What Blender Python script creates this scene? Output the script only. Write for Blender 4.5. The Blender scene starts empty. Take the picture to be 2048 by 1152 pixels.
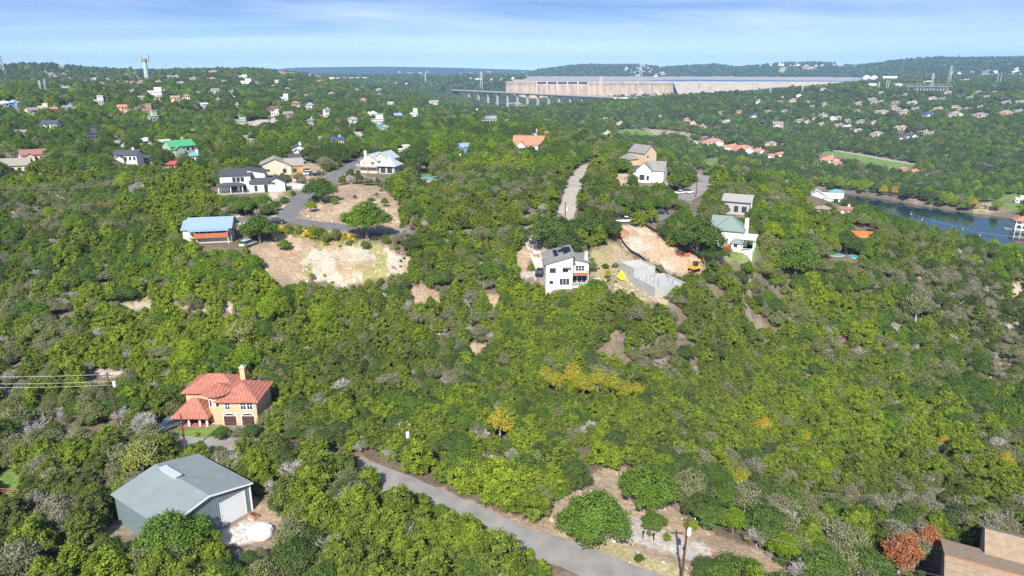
import bpy, math, random
import numpy as np
R=math.radians
random.seed(7); rng=np.random.default_rng(7)
# ------------------------------------------------------------ camera, sky, sun
sc=bpy.context.scene
F=1400.; PT=R(17.3); CH=60.; cP,sP=math.cos(PT),math.sin(PT)
cd=bpy.data.cameras.new('Camera'); cam=bpy.data.objects.new('Camera',cd); sc.collection.objects.link(cam)
cam.location=(0,0,CH); cam.rotation_euler=(R(90)-PT,0,0)
cd.sensor_width=36; cd.lens=36*F/2048; cd.clip_start=1; cd.clip_end=60000
sc.camera=cam
sc.render.resolution_x=1024; sc.render.resolution_y=576
sc.render.engine='CYCLES'
sc.view_settings.view_transform='Standard'; sc.view_settings.look='None'; sc.view_settings.gamma=1
sc.view_settings.exposure=0.78
SUN_EL=R(42); SUN_AZ=R(180+9)
w=bpy.data.worlds.new('World'); sc.world=w; w.use_nodes=True
nt=w.node_tree; N=nt.nodes; L=nt.links
for n in list(N): N.remove(n)
def nn(tree,t,**k):
    n=tree.nodes.new(t)
    for a,b in k.items():
        if a in n.inputs: n.inputs[a].default_value=b
        else: setattr(n,a,b)
    return n
tc=nn(nt,'ShaderNodeTexCoord')
sx=nn(nt,'ShaderNodeSeparateXYZ'); L.new(tc.outputs['Generated'],sx.inputs[0])
mz=nn(nt,'ShaderNodeMath',operation='MULTIPLY_ADD'); L.new(sx.outputs[2],mz.inputs[0]); mz.inputs[1].default_value=4.2; mz.inputs[2].default_value=0.10
cx=nn(nt,'ShaderNodeCombineXYZ'); L.new(sx.outputs[0],cx.inputs[0]); L.new(sx.outputs[1],cx.inputs[1]); L.new(mz.outputs[0],cx.inputs[2])
nrm=nn(nt,'ShaderNodeVectorMath',operation='NORMALIZE'); L.new(cx.outputs[0],nrm.inputs[0])
sky=nn(nt,'ShaderNodeTexSky',sky_type='NISHITA',sun_disc=False,sun_elevation=SUN_EL,sun_rotation=SUN_AZ,air_density=1.0,dust_density=1.0,ozone_density=3.5)
L.new(nrm.outputs[0],sky.inputs[0])
# thin high cloud, streaked, laid out in sky directions
mp=nn(nt,'ShaderNodeMapping'); mp.inputs['Scale'].default_value=(1.6,1.6,22); mp.inputs['Rotation'].default_value=(0.02,0.06,0)
L.new(tc.outputs['Generated'],mp.inputs[0])
cn=nn(nt,'ShaderNodeTexNoise',noise_dimensions='3D'); cn.inputs['Scale'].default_value=.9; cn.inputs['Detail'].default_value=7; cn.inputs['Roughness'].default_value=.55; cn.inputs['Distortion'].default_value=.6
L.new(mp.outputs[0],cn.inputs['Vector'])
cr=nn(nt,'ShaderNodeMapRange'); cr.inputs[1].default_value=.48; cr.inputs[2].default_value=.85; cr.inputs[3].default_value=0.0; cr.inputs[4].default_value=.5
L.new(cn.outputs[0],cr.inputs[0])
mx=nn(nt,'ShaderNodeMix',data_type='RGBA'); L.new(cr.outputs[0],mx.inputs[0])
L.new(sky.outputs[0],mx.inputs[6]); mx.inputs[7].default_value=(6.3,6.9,7.9,1)
# bright air low over the horizon
ab=nn(nt,'ShaderNodeMath',operation='ABSOLUTE'); nt.links.new(sx.outputs[2],ab.inputs[0])
hz_=nn(nt,'ShaderNodeMapRange',interpolation_type='SMOOTHERSTEP'); hz_.inputs[1].default_value=0; hz_.inputs[2].default_value=.075; hz_.inputs[3].default_value=.36; hz_.inputs[4].default_value=0; nt.links.new(ab.outputs[0],hz_.inputs[0])
m2=nn(nt,'ShaderNodeMix',data_type='RGBA'); nt.links.new(hz_.outputs[0],m2.inputs[0]); nt.links.new(mx.outputs[2],m2.inputs[6]); m2.inputs[7].default_value=(5.0,6.1,7.9,1)
bg=nn(nt,'ShaderNodeBackground'); bg.inputs[1].default_value=.135
L.new(m2.outputs[2],bg.inputs[0])
wo=nn(nt,'ShaderNodeOutputWorld'); L.new(bg.outputs[0],wo.inputs[0])
sl=bpy.data.lights.new('sun_lamp','SUN'); sl.energy=5.0; sl.angle=R(.5); sl.color=(1,.95,.87)
so=bpy.data.objects.new('sun_lamp',sl); sc.collection.objects.link(so)
so.rotation_euler=(R(90)-SUN_EL,0,-R(9)); so.location=(0,0,300)
sc.cycles.max_bounces=5; sc.cycles.transparent_max_bounces=6; sc.cycles.volume_bounces=0; sc.cycles.diffuse_bounces=2; sc.cycles.glossy_bounces=2
sc.cycles.transmission_bounces=3; sc.cycles.use_denoising=False

COL=sc.collection
# ------------------------------------------------------------ terrain heights
def th_of(u,v): return math.atan2(u-1024, F*cP+(576-v)*sP)
def ray(u,v):
    dx=u-1024.; dy=F*cP+(576-v)*sP; dz=-F*sP+(576-v)*cP
    return dx,dy,dz
def proj(x,y,z):
    zz=z-CH; d=y*cP-zz*sP; up=y*sP+zz*cP
    d=np.maximum(d,1e-3)
    return 1024+F*x/d, 576-F*up/d, d
def pix(u,v,z):
    dx,dy,dz=ray(u,v); t=(z-CH)/dz
    return (math.atan2(dx,dy), math.hypot(dx,dy)*t, z)
def hid(u,r,z): return (th_of(u,400),r,z)
CP=[pix(*p) for p in [
(-60,1152,0),(300,1152,0),(700,1152,0),(1200,1152,0),(1500,1152,-1),(1800,1152,-4),(2100,1152,-4),
(-60,1000,0),(450,1000,0),(800,1000,0),(1100,1000,0),(1250,1050,0),(1350,1100,-1),(1500,1000,-4),(1750,1000,-8),(2100,1000,-8),
(-60,850,1),(250,850,1),(450,850,1),(700,850,0),(950,850,-1),(1200,850,-3),(1400,850,-7),(1600,850,-12),(1850,850,-15),(2100,850,-15),
(-60,740,2),(300,740,3),(600,720,1),(850,720,-1),(1100,750,-4),(1300,760,-6),(1500,720,-10),(1700,720,-14),(1900,720,-15),(2100,720,-15),
(-60,620,6),(300,600,8),(600,620,7),(850,620,5),(1100,620,4),(1300,640,1),(1500,600,1),(1700,600,-4),(1900,600,-9),(2100,620,-13),
(-60,500,14),(200,500,15),(430,490,17),(650,520,14),(800,540,12),(1000,520,12),(1130,580,8.5),(1300,560,9),(1450,520,12),(1650,520,5),(1850,520,-3),(2080,540,-10),
(600,440,19),(800,465,18),(1060,455,18),(1250,440,18),(1150,440,18),(1450,440,16),(1600,440,8),(1700,470,-2),(1690,430,-11),(1640,415,-8),
(1780,448,-7),(1850,468,-9),(1950,492,-13),(2060,514,-16),(1560,380,4),
(-60,400,20),(200,400,20),(400,400,20),(490,383,21),(560,350,21),(700,340,22),(740,350,20),(870,350,18),(870,310,20),(760,270,20),(700,300,22),
(1060,298,22),(1170,330,21),(1300,350,20),(1400,350,14),(1400,390,14),(1250,310,10),(1250,290,-8),
(-60,300,24),(50,330,23),(300,320,24),(500,320,22),(500,250,22),(300,250,24),(100,250,26),(-60,250,27),
(700,240,20),(860,240,16),(950,245,5),(1060,250,0),(1200,240,-10),(1300,262,-22),(1400,275,-27),
(700,200,19),(500,200,28),(300,200,32),(100,190,36),(-60,190,37),
(500,165,40),(300,157,45),(100,152,48),(-60,152,48),(640,165,34),(560,155,46),
(850,205,2),(780,180,12),(1150,215,0),(1300,215,-4),(1500,215,-1),(1500,250,-19),(1400,305,-33),(1480,303,-34),(1600,322,-36),(1750,345,-36.5),
(1700,280,-28),(1850,270,-20),(2060,300,-28),(2060,350,-36),(1850,330,-36),(1950,400,-37.5),(2060,420,-37.5),(1500,340,-33),(1350,320,-20),
(1700,220,-5),(1850,235,-7),(2000,235,-8),(1850,200,8),(2040,200,8),(1700,180,15),(1850,165,22),(2040,165,26),(1950,148,42),(2090,146,46),
(1060,222,-5),(1140,216,-2),(1200,211,1),(1260,208,3),(1330,203,5),(1400,197,8),(1500,193,11),(1600,184,17),(1690,173,25),
(1650,408,-33),(1672,383,-37.5)]]
CP+=[hid(*p) for p in [(-60,2200,50),(60,1900,57),(85,2000,65),(145,1950,65),(250,2000,54),(400,2200,53),(560,2300,55),(660,2300,38),(-60,2700,36),(85,2700,40),(250,2700,40),(400,2800,40),(560,2900,36),
(1640,440,-30),(1060,2400,-45),(1150,2300,-45),(1250,2350,-45),(1345,2350,-42),(1200,2150,-43),(1450,2300,-28),(1580,2300,-8),(1750,430,-30),(1850,440,-33),(1850,490,-37),(2060,430,-34),(2060,490,-37),(1700,480,-36),(1450,450,-34),(1300,560,-20),
(1000,1700,-36),(1040,1900,-38),(950,2100,-30),(900,2250,-10),(860,2350,5),(1100,1900,-40),(1200,1900,-36),(1300,1900,-30),(1450,1900,-4),(1600,1900,8),(1700,2000,20),
(900,1500,-14),(820,2000,-2),(760,1900,0),(950,1400,-16),(780,2600,18),(900,2700,20),(960,2600,16),(1100,2650,10),(1700,2500,22),(1850,2700,26),(2060,2900,34)]]
CPa=np.array(CP); KT=2.2
def feat(th,r): return np.stack([th*KT,np.log(r)],-1)
P0=feat(CPa[:,0],CPa[:,1])
def tps(d2): return np.where(d2>1e-12,d2*np.log(np.maximum(d2,1e-12)),0.)
n=len(P0); D2=((P0[:,None]-P0[None])**2).sum(-1)
Am=np.zeros((n+3,n+3)); Am[:n,:n]=tps(D2)+np.eye(n)*2e-3; Am[:n,n]=1; Am[:n,n+1:]=P0; Am[n,:n]=1; Am[n+1:,:n]=P0.T
sol=np.linalg.solve(Am,np.r_[CPa[:,2],0,0,0])
def rbf(th,r):
    q=feat(th,r).reshape(-1,2); out=np.empty(len(q))
    for i in range(0,len(q),20000):
        a=q[i:i+20000]; d2=((a[:,None]-P0[None])**2).sum(-1)
        out[i:i+20000]=tps(d2)@sol[:n]+sol[n]+a@sol[n+1:]
    return out.reshape(th.shape)
def vnoise(x,y,s,seed=0):
    """smooth value noise, numpy"""
    x=x/s+seed*17.3; y=y/s+seed*9.1
    xi=np.floor(x).astype(np.int64); yi=np.floor(y).astype(np.int64); fx=x-xi; fy=y-yi
    fx=fx*fx*(3-2*fx); fy=fy*fy*(3-2*fy)
    def h(a,b):
        k=(a*374761393+b*668265263+seed*1442695)&0x7fffffff
        k=((k^(k>>13))*1274126177)&0x7fffffff
        return ((k^(k>>16))&0xffff)/65535.
    return (h(xi,yi)*(1-fx)+h(xi+1,yi)*fx)*(1-fy)+(h(xi,yi+1)*(1-fx)+h(xi+1,yi+1)*fx)*fy
def fbm(x,y,s,seed=0,o=4):
    t=0;a=1;m=0
    for i in range(o): t=t+a*vnoise(x,y,s/2**i,seed+i);m+=a;a*=.5
    return t/m
# angular grid: fine in front, coarse behind
TH=np.concatenate([np.radians(np.linspace(-180,-44,46)[:-1]),np.radians(np.linspace(-44,44,560)),np.radians(np.linspace(44,180,46)[1:])])
LR=np.concatenate([np.linspace(math.log(4),math.log(55),12)[:-1],np.linspace(math.log(55),math.log(2800),470)[:-1],np.linspace(math.log(2800),math.log(15000),150)])
Tg,Lg=np.meshgrid(TH,LR,indexing='ij'); Rg=np.exp(Lg)
Xg=Rg*np.sin(Tg); Yg=Rg*np.cos(Tg)
Hn=rbf(np.clip(Tg,R(-41),R(41)),np.clip(Rg,64,2900))
# far country beyond the dam
ucol=1024+np.tan(np.clip(Tg,R(-44),R(44)))*(F*cP+430*sP)
LV=[(-600,136),(-100,137),(300,136.5),(480,137),(540,139),(575,135),(600,134),(760,132),(900,134),(1000,137),(1070,138.5)]
RV=[(1000,141),(1060,139),(1100,136),(1135,131),(1180,128.5),(1290,129),(1330,133.5),(1360,131),(1430,128),(1465,133),(1500,131.5),(1560,126),(1640,125.5),(1700,131),(1760,128),(1800,125),(1860,121),(2060,119.5),(2600,120)]
def topz(pts,r): 
    v=np.interp(ucol,[p[0] for p in pts],[p[1] for p in pts]); return CH+(140-v)/1466.*r
def sm(a,b,x):
    t=np.clip((x-a)/(b-a),0,1); return t*t*(3-2*t)
nz=fbm(Xg,Yg,520,3)-.5
right=sm(1035,1090,ucol); topL=topz(LV,8200.)-8; topR=topz(RV,5000.)-12
rr=Rg+ (fbm(Tg*6000,Tg*0,900,5)-.5)*700
farL=np.where(Rg<5600, 26+nz*22-6*sm(3200,5600,Rg), 20+(topL-20)*sm(5400,8200,rr)+nz*30*sm(5600,6400,Rg)*(1-sm(7200,8100,rr)))
lakeside=16.-4*sm(2560,2640,Rg)
farR=np.where(rr<3720,lakeside,24+(topR-24)*sm(3780,5000,rr)**.8+nz*34*sm(3850,4200,rr)*(1-sm(4500,4950,rr)))
st_=np.interp(ucol,[1290,1345],[2720,3080]); farR=np.where(rr<3720,lakeside+sm(st_,st_+300,rr)*7+sm(3300,3700,rr)*1.5,farR)
farR2=np.where(rr<3000,30,30+(topR-30)*sm(3000,5000,rr)+nz*40*sm(3100,3600,rr)*(1-sm(4500,4950,rr)))
rr2=sm(1700,1760,ucol)
farR=farR*(1-rr2)+farR2*rr2
farH=farL*(1-right)+farR*right
farH=np.where(Rg>8600,farH-sm(8600,14500,Rg)*160,farH)
farH=np.where((Rg>5200)&(right>.5),farH-sm(5200,6500,Rg)*30,farH)
bl=sm(2420,2680,Rg)
micro=(fbm(Xg,Yg,9,11)-.5)*.7*sm(60,120,Rg)*(1-sm(600,900,Rg))+(fbm(Xg,Yg,60,12)-.5)*2.2*sm(110,260,Rg)*(1-sm(1700,2300,Rg))
Hn=Hn*(1-bl)+farH*bl+micro*(1-bl)
nearmask=sm(54,64,Rg); Hn=Hn*nearmask+0*(1-nearmask)
# river channel
def pt(u,r): 
    t=th_of(u,420); return (r*math.sin(t),r*math.cos(t))
def _far(u,v,s=56.):
    t,r,_=pix(u,v,-40.); return ((r-s)*math.sin(t),(r-s)*math.cos(t))
RIV=[_far(1420,375),_far(1560,380),_far(1640,383),_far(1690,390),_far(1760,404),_far(1850,418),_far(1925,426),_far(1960,435),_far(2010,448),_far(2060,463),_far(2200,500),_far(2600,560)]
RIV2=[pt(1160,1700),pt(1080,1900),pt(1030,2080),pt(980,2200),pt(930,2330)]
def distpl(X,Y,pl):
    d=np.full(X.shape,1e9)
    for (ax,ay),(bx,by) in zip(pl[:-1],pl[1:]):
        ux,uy=bx-ax,by-ay; q=ux*ux+uy*uy+1e-9
        t=np.clip(((X-ax)*ux+(Y-ay)*uy)/q,0,1)
        d=np.minimum(d,np.hypot(X-ax-t*ux,Y-ay-t*uy))
    return d
RIVZ=-40.
Hn=np.where(Rg<2600,np.maximum(Hn,RIVZ+2.2),Hn)
dR=distpl(Xg,Yg,RIV)+(fbm(Xg,Yg,40,21)-.5)*14
k=1-sm(54,60,dR); Hn=Hn*(1-k)+np.minimum(Hn,RIVZ-3)*k
dR2=distpl(Xg,Yg,RIV2); k=1-sm(50,90,dR2); Hn=Hn*(1-k)+(RIVZ-4)*k
HG=Hn
THu,LRu=TH,LR
def hz(x,y):
    x=np.asarray(x,float); y=np.asarray(y,float)
    t=np.arctan2(x,y); l=np.log(np.maximum(np.hypot(x,y),4.001))
    i=np.clip(np.searchsorted(THu,t)-1,0,len(THu)-2); j=np.clip(np.searchsorted(LRu,l)-1,0,len(LRu)-2)
    a=(t-THu[i])/(THu[i+1]-THu[i]); b=(l-LRu[j])/(LRu[j+1]-LRu[j])
    return (HG[i,j]*(1-a)+HG[i+1,j]*a)*(1-b)+(HG[i,j+1]*(1-a)+HG[i+1,j+1]*a)*b
_rs=np.exp(np.linspace(math.log(58),math.log(9000),2600))
def G(u,v):
    """ground point seen at photo pixel u,v"""
    dx,dy,dz=ray(u,v); h=math.hypot(dx,dy); X=_rs*dx/h; Y=_rs*dy/h
    g=hz(X,Y); zr=CH+_rs*dz/h
    idx=np.nonzero(g>=zr)[0]
    if len(idx)==0: r=_rs[-1]
    else:
        i=max(idx[0],1); a=zr[i-1]-g[i-1]; b=g[i]-zr[i]; r=_rs[i-1]+(_rs[i]-_rs[i-1])*a/(a+b+1e-9)
    x,y=r*dx/h,r*dy/h
    return float(x),float(y),float(hz(x,y))
def inpoly(U,V,poly):
    U=np.asarray(U);V=np.asarray(V); c=np.zeros(U.shape,bool); m=len(poly)
    for i in range(m):
        x1,y1=poly[i];x2,y2=poly[(i+1)%m]
        if y1==y2: continue
        k=((y1>V)!=(y2>V))&(U<(x2-x1)*(V-y1)/(y2-y1)+x1)
        c^=k
    return c
# ------------------------------------------------------------ materials
MATS={}
def mat(name,col,rough=.85,var=.12,scale=3.,bump=0.,bscale=None,kind=None,metal=0.,rand=0.,spec=.5,**k):
    if name in MATS: return MATS[name]
    m=bpy.data.materials.new(name); m.use_nodes=True; t=m.node_tree; b=t.nodes['Principled BSDF']; l=t.links
    b.inputs['Roughness'].default_value=rough; b.inputs['Metallic'].default_value=metal
    b.inputs['Specular IOR Level'].default_value=spec
    co=nn(t,'ShaderNodeTexCoord'); no=nn(t,'ShaderNodeTexNoise'); no.inputs['Scale'].default_value=scale; no.inputs['Detail'].default_value=5
    l.new(co.outputs['Object'],no.inputs['Vector'])
    mr=nn(t,'ShaderNodeMapRange'); mr.inputs[1].default_value=.3; mr.inputs[2].default_value=.7; mr.inputs[3].default_value=1-var; mr.inputs[4].default_value=1+var
    l.new(no.outputs[0],mr.inputs[0]); cur=mr.outputs[0]
    hgt=None
    if kind in('tile','seam','shingle','board','block'):
        wv=nn(t,'ShaderNodeTexWave'); wv.wave_type='BANDS'; wv.wave_profile='SIN' if kind=='tile' else 'SAW'
        ax={'tile':k.get('axis','X'),'seam':k.get('axis','X'),'shingle':'Z','board':k.get('axis','Z'),'block':'Z'}[kind]
        wv.bands_direction=ax; wv.inputs['Scale'].default_value=k.get('ws',1.0); wv.inputs['Distortion'].default_value=.15 if kind=='shingle' else 0
        l.new(co.outputs['Object'],wv.inputs['Vector']); hgt=wv.outputs['Fac']
        r2=nn(t,'ShaderNodeMapRange'); r2.inputs[1].default_value=0; r2.inputs[2].default_value=.25; r2.inputs[3].default_value=k.get('wd',.75); r2.inputs[4].default_value=1
        l.new(hgt,r2.inputs[0]); mu=nn(t,'ShaderNodeMath',operation='MULTIPLY'); l.new(cur,mu.inputs[0]); l.new(r2.outputs[0],mu.inputs[1]); cur=mu.outputs[0]
    n2=nn(t,'ShaderNodeTexNoise'); n2.inputs['Scale'].default_value=scale*9; l.new(co.outputs['Object'],n2.inputs['Vector'])
    r3=nn(t,'ShaderNodeMapRange'); r3.inputs[3].default_value=1-var*.7; r3.inputs[4].default_value=1+var*.7; l.new(n2.outputs[0],r3.inputs[0])
    mu=nn(t,'ShaderNodeMath',operation='MULTIPLY'); l.new(cur,mu.inputs[0]); l.new(r3.outputs[0],mu.inputs[1]); cur=mu.outputs[0]
    vm=nn(t,'ShaderNodeVectorMath',operation='SCALE'); vm.inputs[0].default_value=col; l.new(cur,vm.inputs['Scale'])
    l.new(vm.outputs[0],b.inputs['Base Color'])
    if bump or hgt is not None:
        bp=nn(t,'ShaderNodeBump'); bp.inputs['Strength'].default_value=bump or .4; bp.inputs['Distance'].default_value=.06
        if hgt is not None:
            l.new(hgt,bp.inputs['Height'])
        else: l.new(n2.outputs[0],bp.inputs['Height'])
        l.new(bp.outputs[0],b.inputs['Normal'])
    MATS[name]=m; return m
def glass():
    if 'window_glass' in MATS: return MATS['window_glass']
    m=mat('window_glass',(.03,.045,.06),rough=.12,var=.25,scale=.7,spec=.8); return m
def leafmat(name,stops,tr=.30,hs=.06):
    """stops: colours chosen per plant; large patches of the wood lean one way"""
    m=bpy.data.materials.new(name); m.use_nodes=True; t=m.node_tree; l=t.links; t.nodes.remove(t.nodes['Principled BSDF'])
    oi=nn(t,'ShaderNodeObjectInfo'); at=nn(t,'ShaderNodeAttribute',attribute_name='tone'); 
    geo=nn(t,'ShaderNodeNewGeometry'); no=nn(t,'ShaderNodeTexNoise'); no.inputs['Scale'].default_value=.017; no.inputs['Detail'].default_value=3
    l.new(geo.outputs['Position'],no.inputs['Vector'])
    a=nn(t,'ShaderNodeMath',operation='MULTIPLY_ADD'); l.new(no.outputs[0],a.inputs[0]); a.inputs[1].default_value=1.9; a.inputs[2].default_value=-.95
    b2=nn(t,'ShaderNodeMath',operation='MULTIPLY_ADD'); l.new(oi.outputs['Random'],b2.inputs[0]); b2.inputs[1].default_value=.6; b2.inputs[2].default_value=.2
    ad=nn(t,'ShaderNodeMath',operation='ADD'); l.new(a.outputs[0],ad.inputs[0]); l.new(b2.outputs[0],ad.inputs[1])
    rp=nn(t,'ShaderNodeValToRGB'); e=rp.color_ramp.elements
    while len(e)<len(stops): e.new(.5)
    for i,s in enumerate(stops): e[i].position=i/(len(stops)-1.); e[i].color=(*s,1)
    l.new(ad.outputs[0],rp.inputs[0])
    tn=nn(t,'ShaderNodeMapRange'); tn.inputs[3].default_value=.55; tn.inputs[4].default_value=1.5; l.new(at.outputs['Fac'],tn.inputs[0])
    vm=nn(t,'ShaderNodeVectorMath',operation='SCALE'); l.new(rp.outputs[0],vm.inputs[0]); l.new(tn.outputs[0],vm.inputs['Scale'])
    df=nn(t,'ShaderNodeBsdfDiffuse'); ts=nn(t,'ShaderNodeBsdfTranslucent'); l.new(vm.outputs[0],df.inputs[0])
    v2=nn(t,'ShaderNodeVectorMath',operation='MULTIPLY'); v2.inputs[1].default_value=(1.15,1.25,.6); l.new(vm.outputs[0],v2.inputs[0]); l.new(v2.outputs[0],ts.inputs[0])
    ms=nn(t,'ShaderNodeMixShader'); ms.inputs[0].default_value=tr; l.new(df.outputs[0],ms.inputs[1]); l.new(ts.outputs[0],ms.inputs[2])
    l.new(ms.outputs[0],t.nodes['Material Output'].inputs[0]); MATS[name]=m; return m
JUN=leafmat('juniper_foliage',[(.105,.13,.04),(.14,.19,.032),(.185,.248,.03),(.228,.30,.028)],tr=.28)
OAK=leafmat('oak_foliage',[(.08,.105,.045),(.078,.12,.034),(.10,.165,.03),(.13,.215,.026)],tr=.22)
GRY=leafmat('grey_green_foliage',[(.23,.215,.155),(.185,.19,.105),(.16,.18,.07),(.20,.225,.07)],tr=.2)
LIM=leafmat('lime_foliage',[(.16,.25,.025),(.22,.315,.028),(.29,.37,.03)],tr=.4)
YEL=leafmat('yellow_foliage',[(.26,.28,.03),(.37,.33,.035),(.44,.33,.035)],tr=.35)
OLV=leafmat('olive_foliage',[(.20,.22,.06),(.25,.27,.06),(.30,.30,.07)],tr=.3)
ORG=leafmat('rust_foliage',[(.33,.13,.06),(.42,.17,.075),(.36,.14,.065)],tr=.25)
BARK=mat('bark',(.17,.14,.11),var=.3,scale=2)
TWIG=mat('grey_twigs',(.40,.375,.345),var=.3,scale=.6)
# ------------------------------------------------------------ mesh helpers
def link(name,me,m=None,parent=None,loc=None):
    o=bpy.data.objects.new(name,me); COL.objects.link(o)
    if m is not None and me is not None and not me.materials: me.materials.append(m)
    if parent: o.parent=parent
    if loc is not None: o.location=loc
    return o
def tag(o,label,cat=None,group=None,kind=None):
    o['label']=label
    if cat: o['category']=cat
    if group: o['group']=group
    if kind: o['kind']=kind
    return o
def empty(name,loc,rz=0,label=None,cat=None,group=None):
    o=bpy.data.objects.new(name,None); COL.objects.link(o); o.location=loc; o.rotation_euler=(0,0,rz)
    o.empty_display_size=.5
    if label: tag(o,label,cat,group)
    return o
class MB:
    def __init__(s): s.v=[];s.f=[]
    def add(s,vs,fs):
        b=len(s.v); s.v+=[tuple(p) for p in vs]; s.f+=[tuple(i+b for i in f) for f in fs]; return s
    def box(s,x0,y0,z0,x1,y1,z1):
        return s.add([(x0,y0,z0),(x1,y0,z0),(x1,y1,z0),(x0,y1,z0),(x0,y0,z1),(x1,y0,z1),(x1,y1,z1),(x0,y1,z1)],
          [(0,3,2,1),(4,5,6,7),(0,1,5,4),(1,2,6,5),(2,3,7,6),(3,0,4,7)])
    def bar(s,a,b,r0,r1=None,n=6):
        r1=r0 if r1 is None else r1
        a=np.array(a,float);b=np.array(b,float);d=b-a;L_=np.linalg.norm(d)
        if L_<1e-6: return s
        d/=L_; u=np.cross(d,(0,0,1.) if abs(d[2])<.9 else (1.,0,0)); u/=np.linalg.norm(u); w_=np.cross(d,u)
        vs=[];
        for c,r in((a,r0),(b,r1)):
            for i in range(n):
                t=2*math.pi*i/n; vs.append(c+u*math.cos(t)*r+w_*math.sin(t)*r)
        fs=[(i,(i+1)%n,n+(i+1)%n,n+i) for i in range(n)]+[tuple(range(n-1,-1,-1)),tuple(range(n,2*n))]
        return s.add(vs,fs)
    def prism(s,poly,z0,z1):
        n_=len(poly); vs=[(x,y,z0) for x,y in poly]+[(x,y,z1) for x,y in poly]
        return s.add(vs,[(i,(i+1)%n_,n_+(i+1)%n_,n_+i) for i in range(n_)]+[tuple(range(n_-1,-1,-1)),tuple(range(n_,2*n_))])
    def lathe(s,prof,n=20,c=(0,0)):
        vs=[];fs=[]
        for r,z in prof:
            for i in range(n): t=2*math.pi*i/n; vs.append((c[0]+r*math.cos(t),c[1]+r*math.sin(t),z))
        for j in range(len(prof)-1):
            for i in range(n): fs.append((j*n+i,j*n+(i+1)%n,(j+1)*n+(i+1)%n,(j+1)*n+i))
        fs.append(tuple(range(n-1,-1,-1))); fs.append(tuple((len(prof)-1)*n+i for i in range(n)))
        return s.add(vs,fs)
    def mesh(s,name):
        me=bpy.data.meshes.new(name); me.from_pydata([tuple(map(float,p)) for p in s.v],[],s.f); me.update(); return me
    def build(s,name,m,parent=None,loc=None): return link(name,s.mesh(name),m,parent,loc)
# ------------------------------------------------------------ flatten pads and build the ground
PADS=[]   # (x,y,r,z)
def pad(x,y,r,z=None):
    z=float(hz(x,y)) if z is None else z
    d=np.hypot(Xg-x,Yg-y); k=1-sm(r,r*1.7+2,d)
    HG[:]=HG*(1-k)+z*k
    return z
# ------------------------------------------------------------ plants
def leaf_mesh(name,cen,out,rad_cs,per,ls,m,asp=1.6,upb=.35,rnd=.6,seed=1):
    g=np.random.default_rng(seed); n=len(cen); T=n*per
    c=np.repeat(cen,per,0); o=np.repeat(out,per,0)
    p=c+g.normal(size=(T,3))*rad_cs*np.array([1,1,.75])
    nr=o*.8+np.array([0,0,upb])+g.normal(size=(T,3))*rnd; nr/=np.linalg.norm(nr,axis=1)[:,None]
    a=np.cross(nr,g.normal(size=(T,3))); a/=np.linalg.norm(a,axis=1)[:,None]; b=np.cross(nr,a)
    s=(ls*g.uniform(.6,1.35,T))[:,None]; a=a*s*asp*.5; b=b*s*.5
    V=np.stack([p-a,p-b*1.0+a*.1,p+a,p+b*1.0+a*.1],1).reshape(-1,3)
    me=bpy.data.meshes.new(name); me.vertices.add(4*T); me.vertices.foreach_set('co',V.ravel())
    me.loops.add(4*T); me.loops.foreach_set('vertex_index',np.arange(4*T,dtype=np.int32))
    me.polygons.add(T); me.polygons.foreach_set('loop_start',np.arange(0,4*T,4,dtype=np.int32)); me.polygons.foreach_set('loop_total',np.full(T,4,np.int32))
    at=me.attributes.new('tone','FLOAT','POINT')
    tone=np.repeat(np.clip(np.repeat(g.uniform(0,1,n),per)*.7+g.uniform(0,.3,T),0,1),4)
    at.data.foreach_set('value',tone.astype(np.float32))
    me.update(); me.validate(); me.materials.append(m); return me
def lobe_points(lobes,n,seed,keep=.72,lowz=.1):
    g=np.random.default_rng(seed); L_=np.array(lobes); P=[];O=[]
    area=(L_[:,3]*L_[:,4]+L_[:,3]**2); pr=area/area.sum()
    while len(P)<n:
        i=g.choice(len(L_),p=pr); d=g.normal(size=3); d/=np.linalg.norm(d)
        if d[2]<-.45: continue
        k=g.uniform(.72,1.06); x=L_[i,:3]+d*k*np.array([L_[i,3],L_[i,3],L_[i,4]])
        if x[2]<lowz: continue
        q=((x-L_[:,:3])/np.stack([L_[:,3],L_[:,3],L_[:,4]],1)); qq=np.sqrt((q**2).sum(1)); qq[i]=9
        if qq.min()<keep: continue
        P.append(x);O.append(d)
    return np.array(P),np.array(O)
def juniper(seed,h=4.6,w=1.9,n=150,m=None,nm='crown'):
    n=int(n*1.45)
    g=random.Random(seed); lobes=[(0,0,h*.5,w*.62,h*.50)]
    for i in range(8):
        a=i*2*math.pi/8+g.uniform(-.3,.3); r=w*g.uniform(.45,.72); hh=h*g.uniform(.26,.42)
        lobes.append((r*math.cos(a),r*math.sin(a),hh*g.uniform(.9,1.25),w*g.uniform(.34,.48),hh))
    P,O=lobe_points(lobes,n,seed); O=O*np.array([1,1,.8])
    return leaf_mesh(nm,P,O,.16,32,.145,m or JUN,asp=1.8,seed=seed)
def oak(seed,h=5.4,w=3.1,n=230,m=None,nm='crown',ls=.24,per=26):
    n=int(n*1.9); ls=ls*.72
    g=random.Random(seed); lobes=[(0,0,h*.66,w*.55,h*.32)]
    for i in range(13):
        a=i*2.4+g.uniform(-.3,.3); r=w*math.sqrt((i+.7)/13.)*.78; z=h*(.70-.36*(r/w)**2)+g.uniform(-.4,.3)
        q=w*g.uniform(.24,.36); lobes.append((r*math.cos(a),r*math.sin(a),z,q,q*.8))
    P,O=lobe_points(lobes,n,seed,lowz=h*.1)
    return leaf_mesh(nm,P,O,.25,per,ls,m or OAK,asp=1.3,seed=seed)
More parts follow.
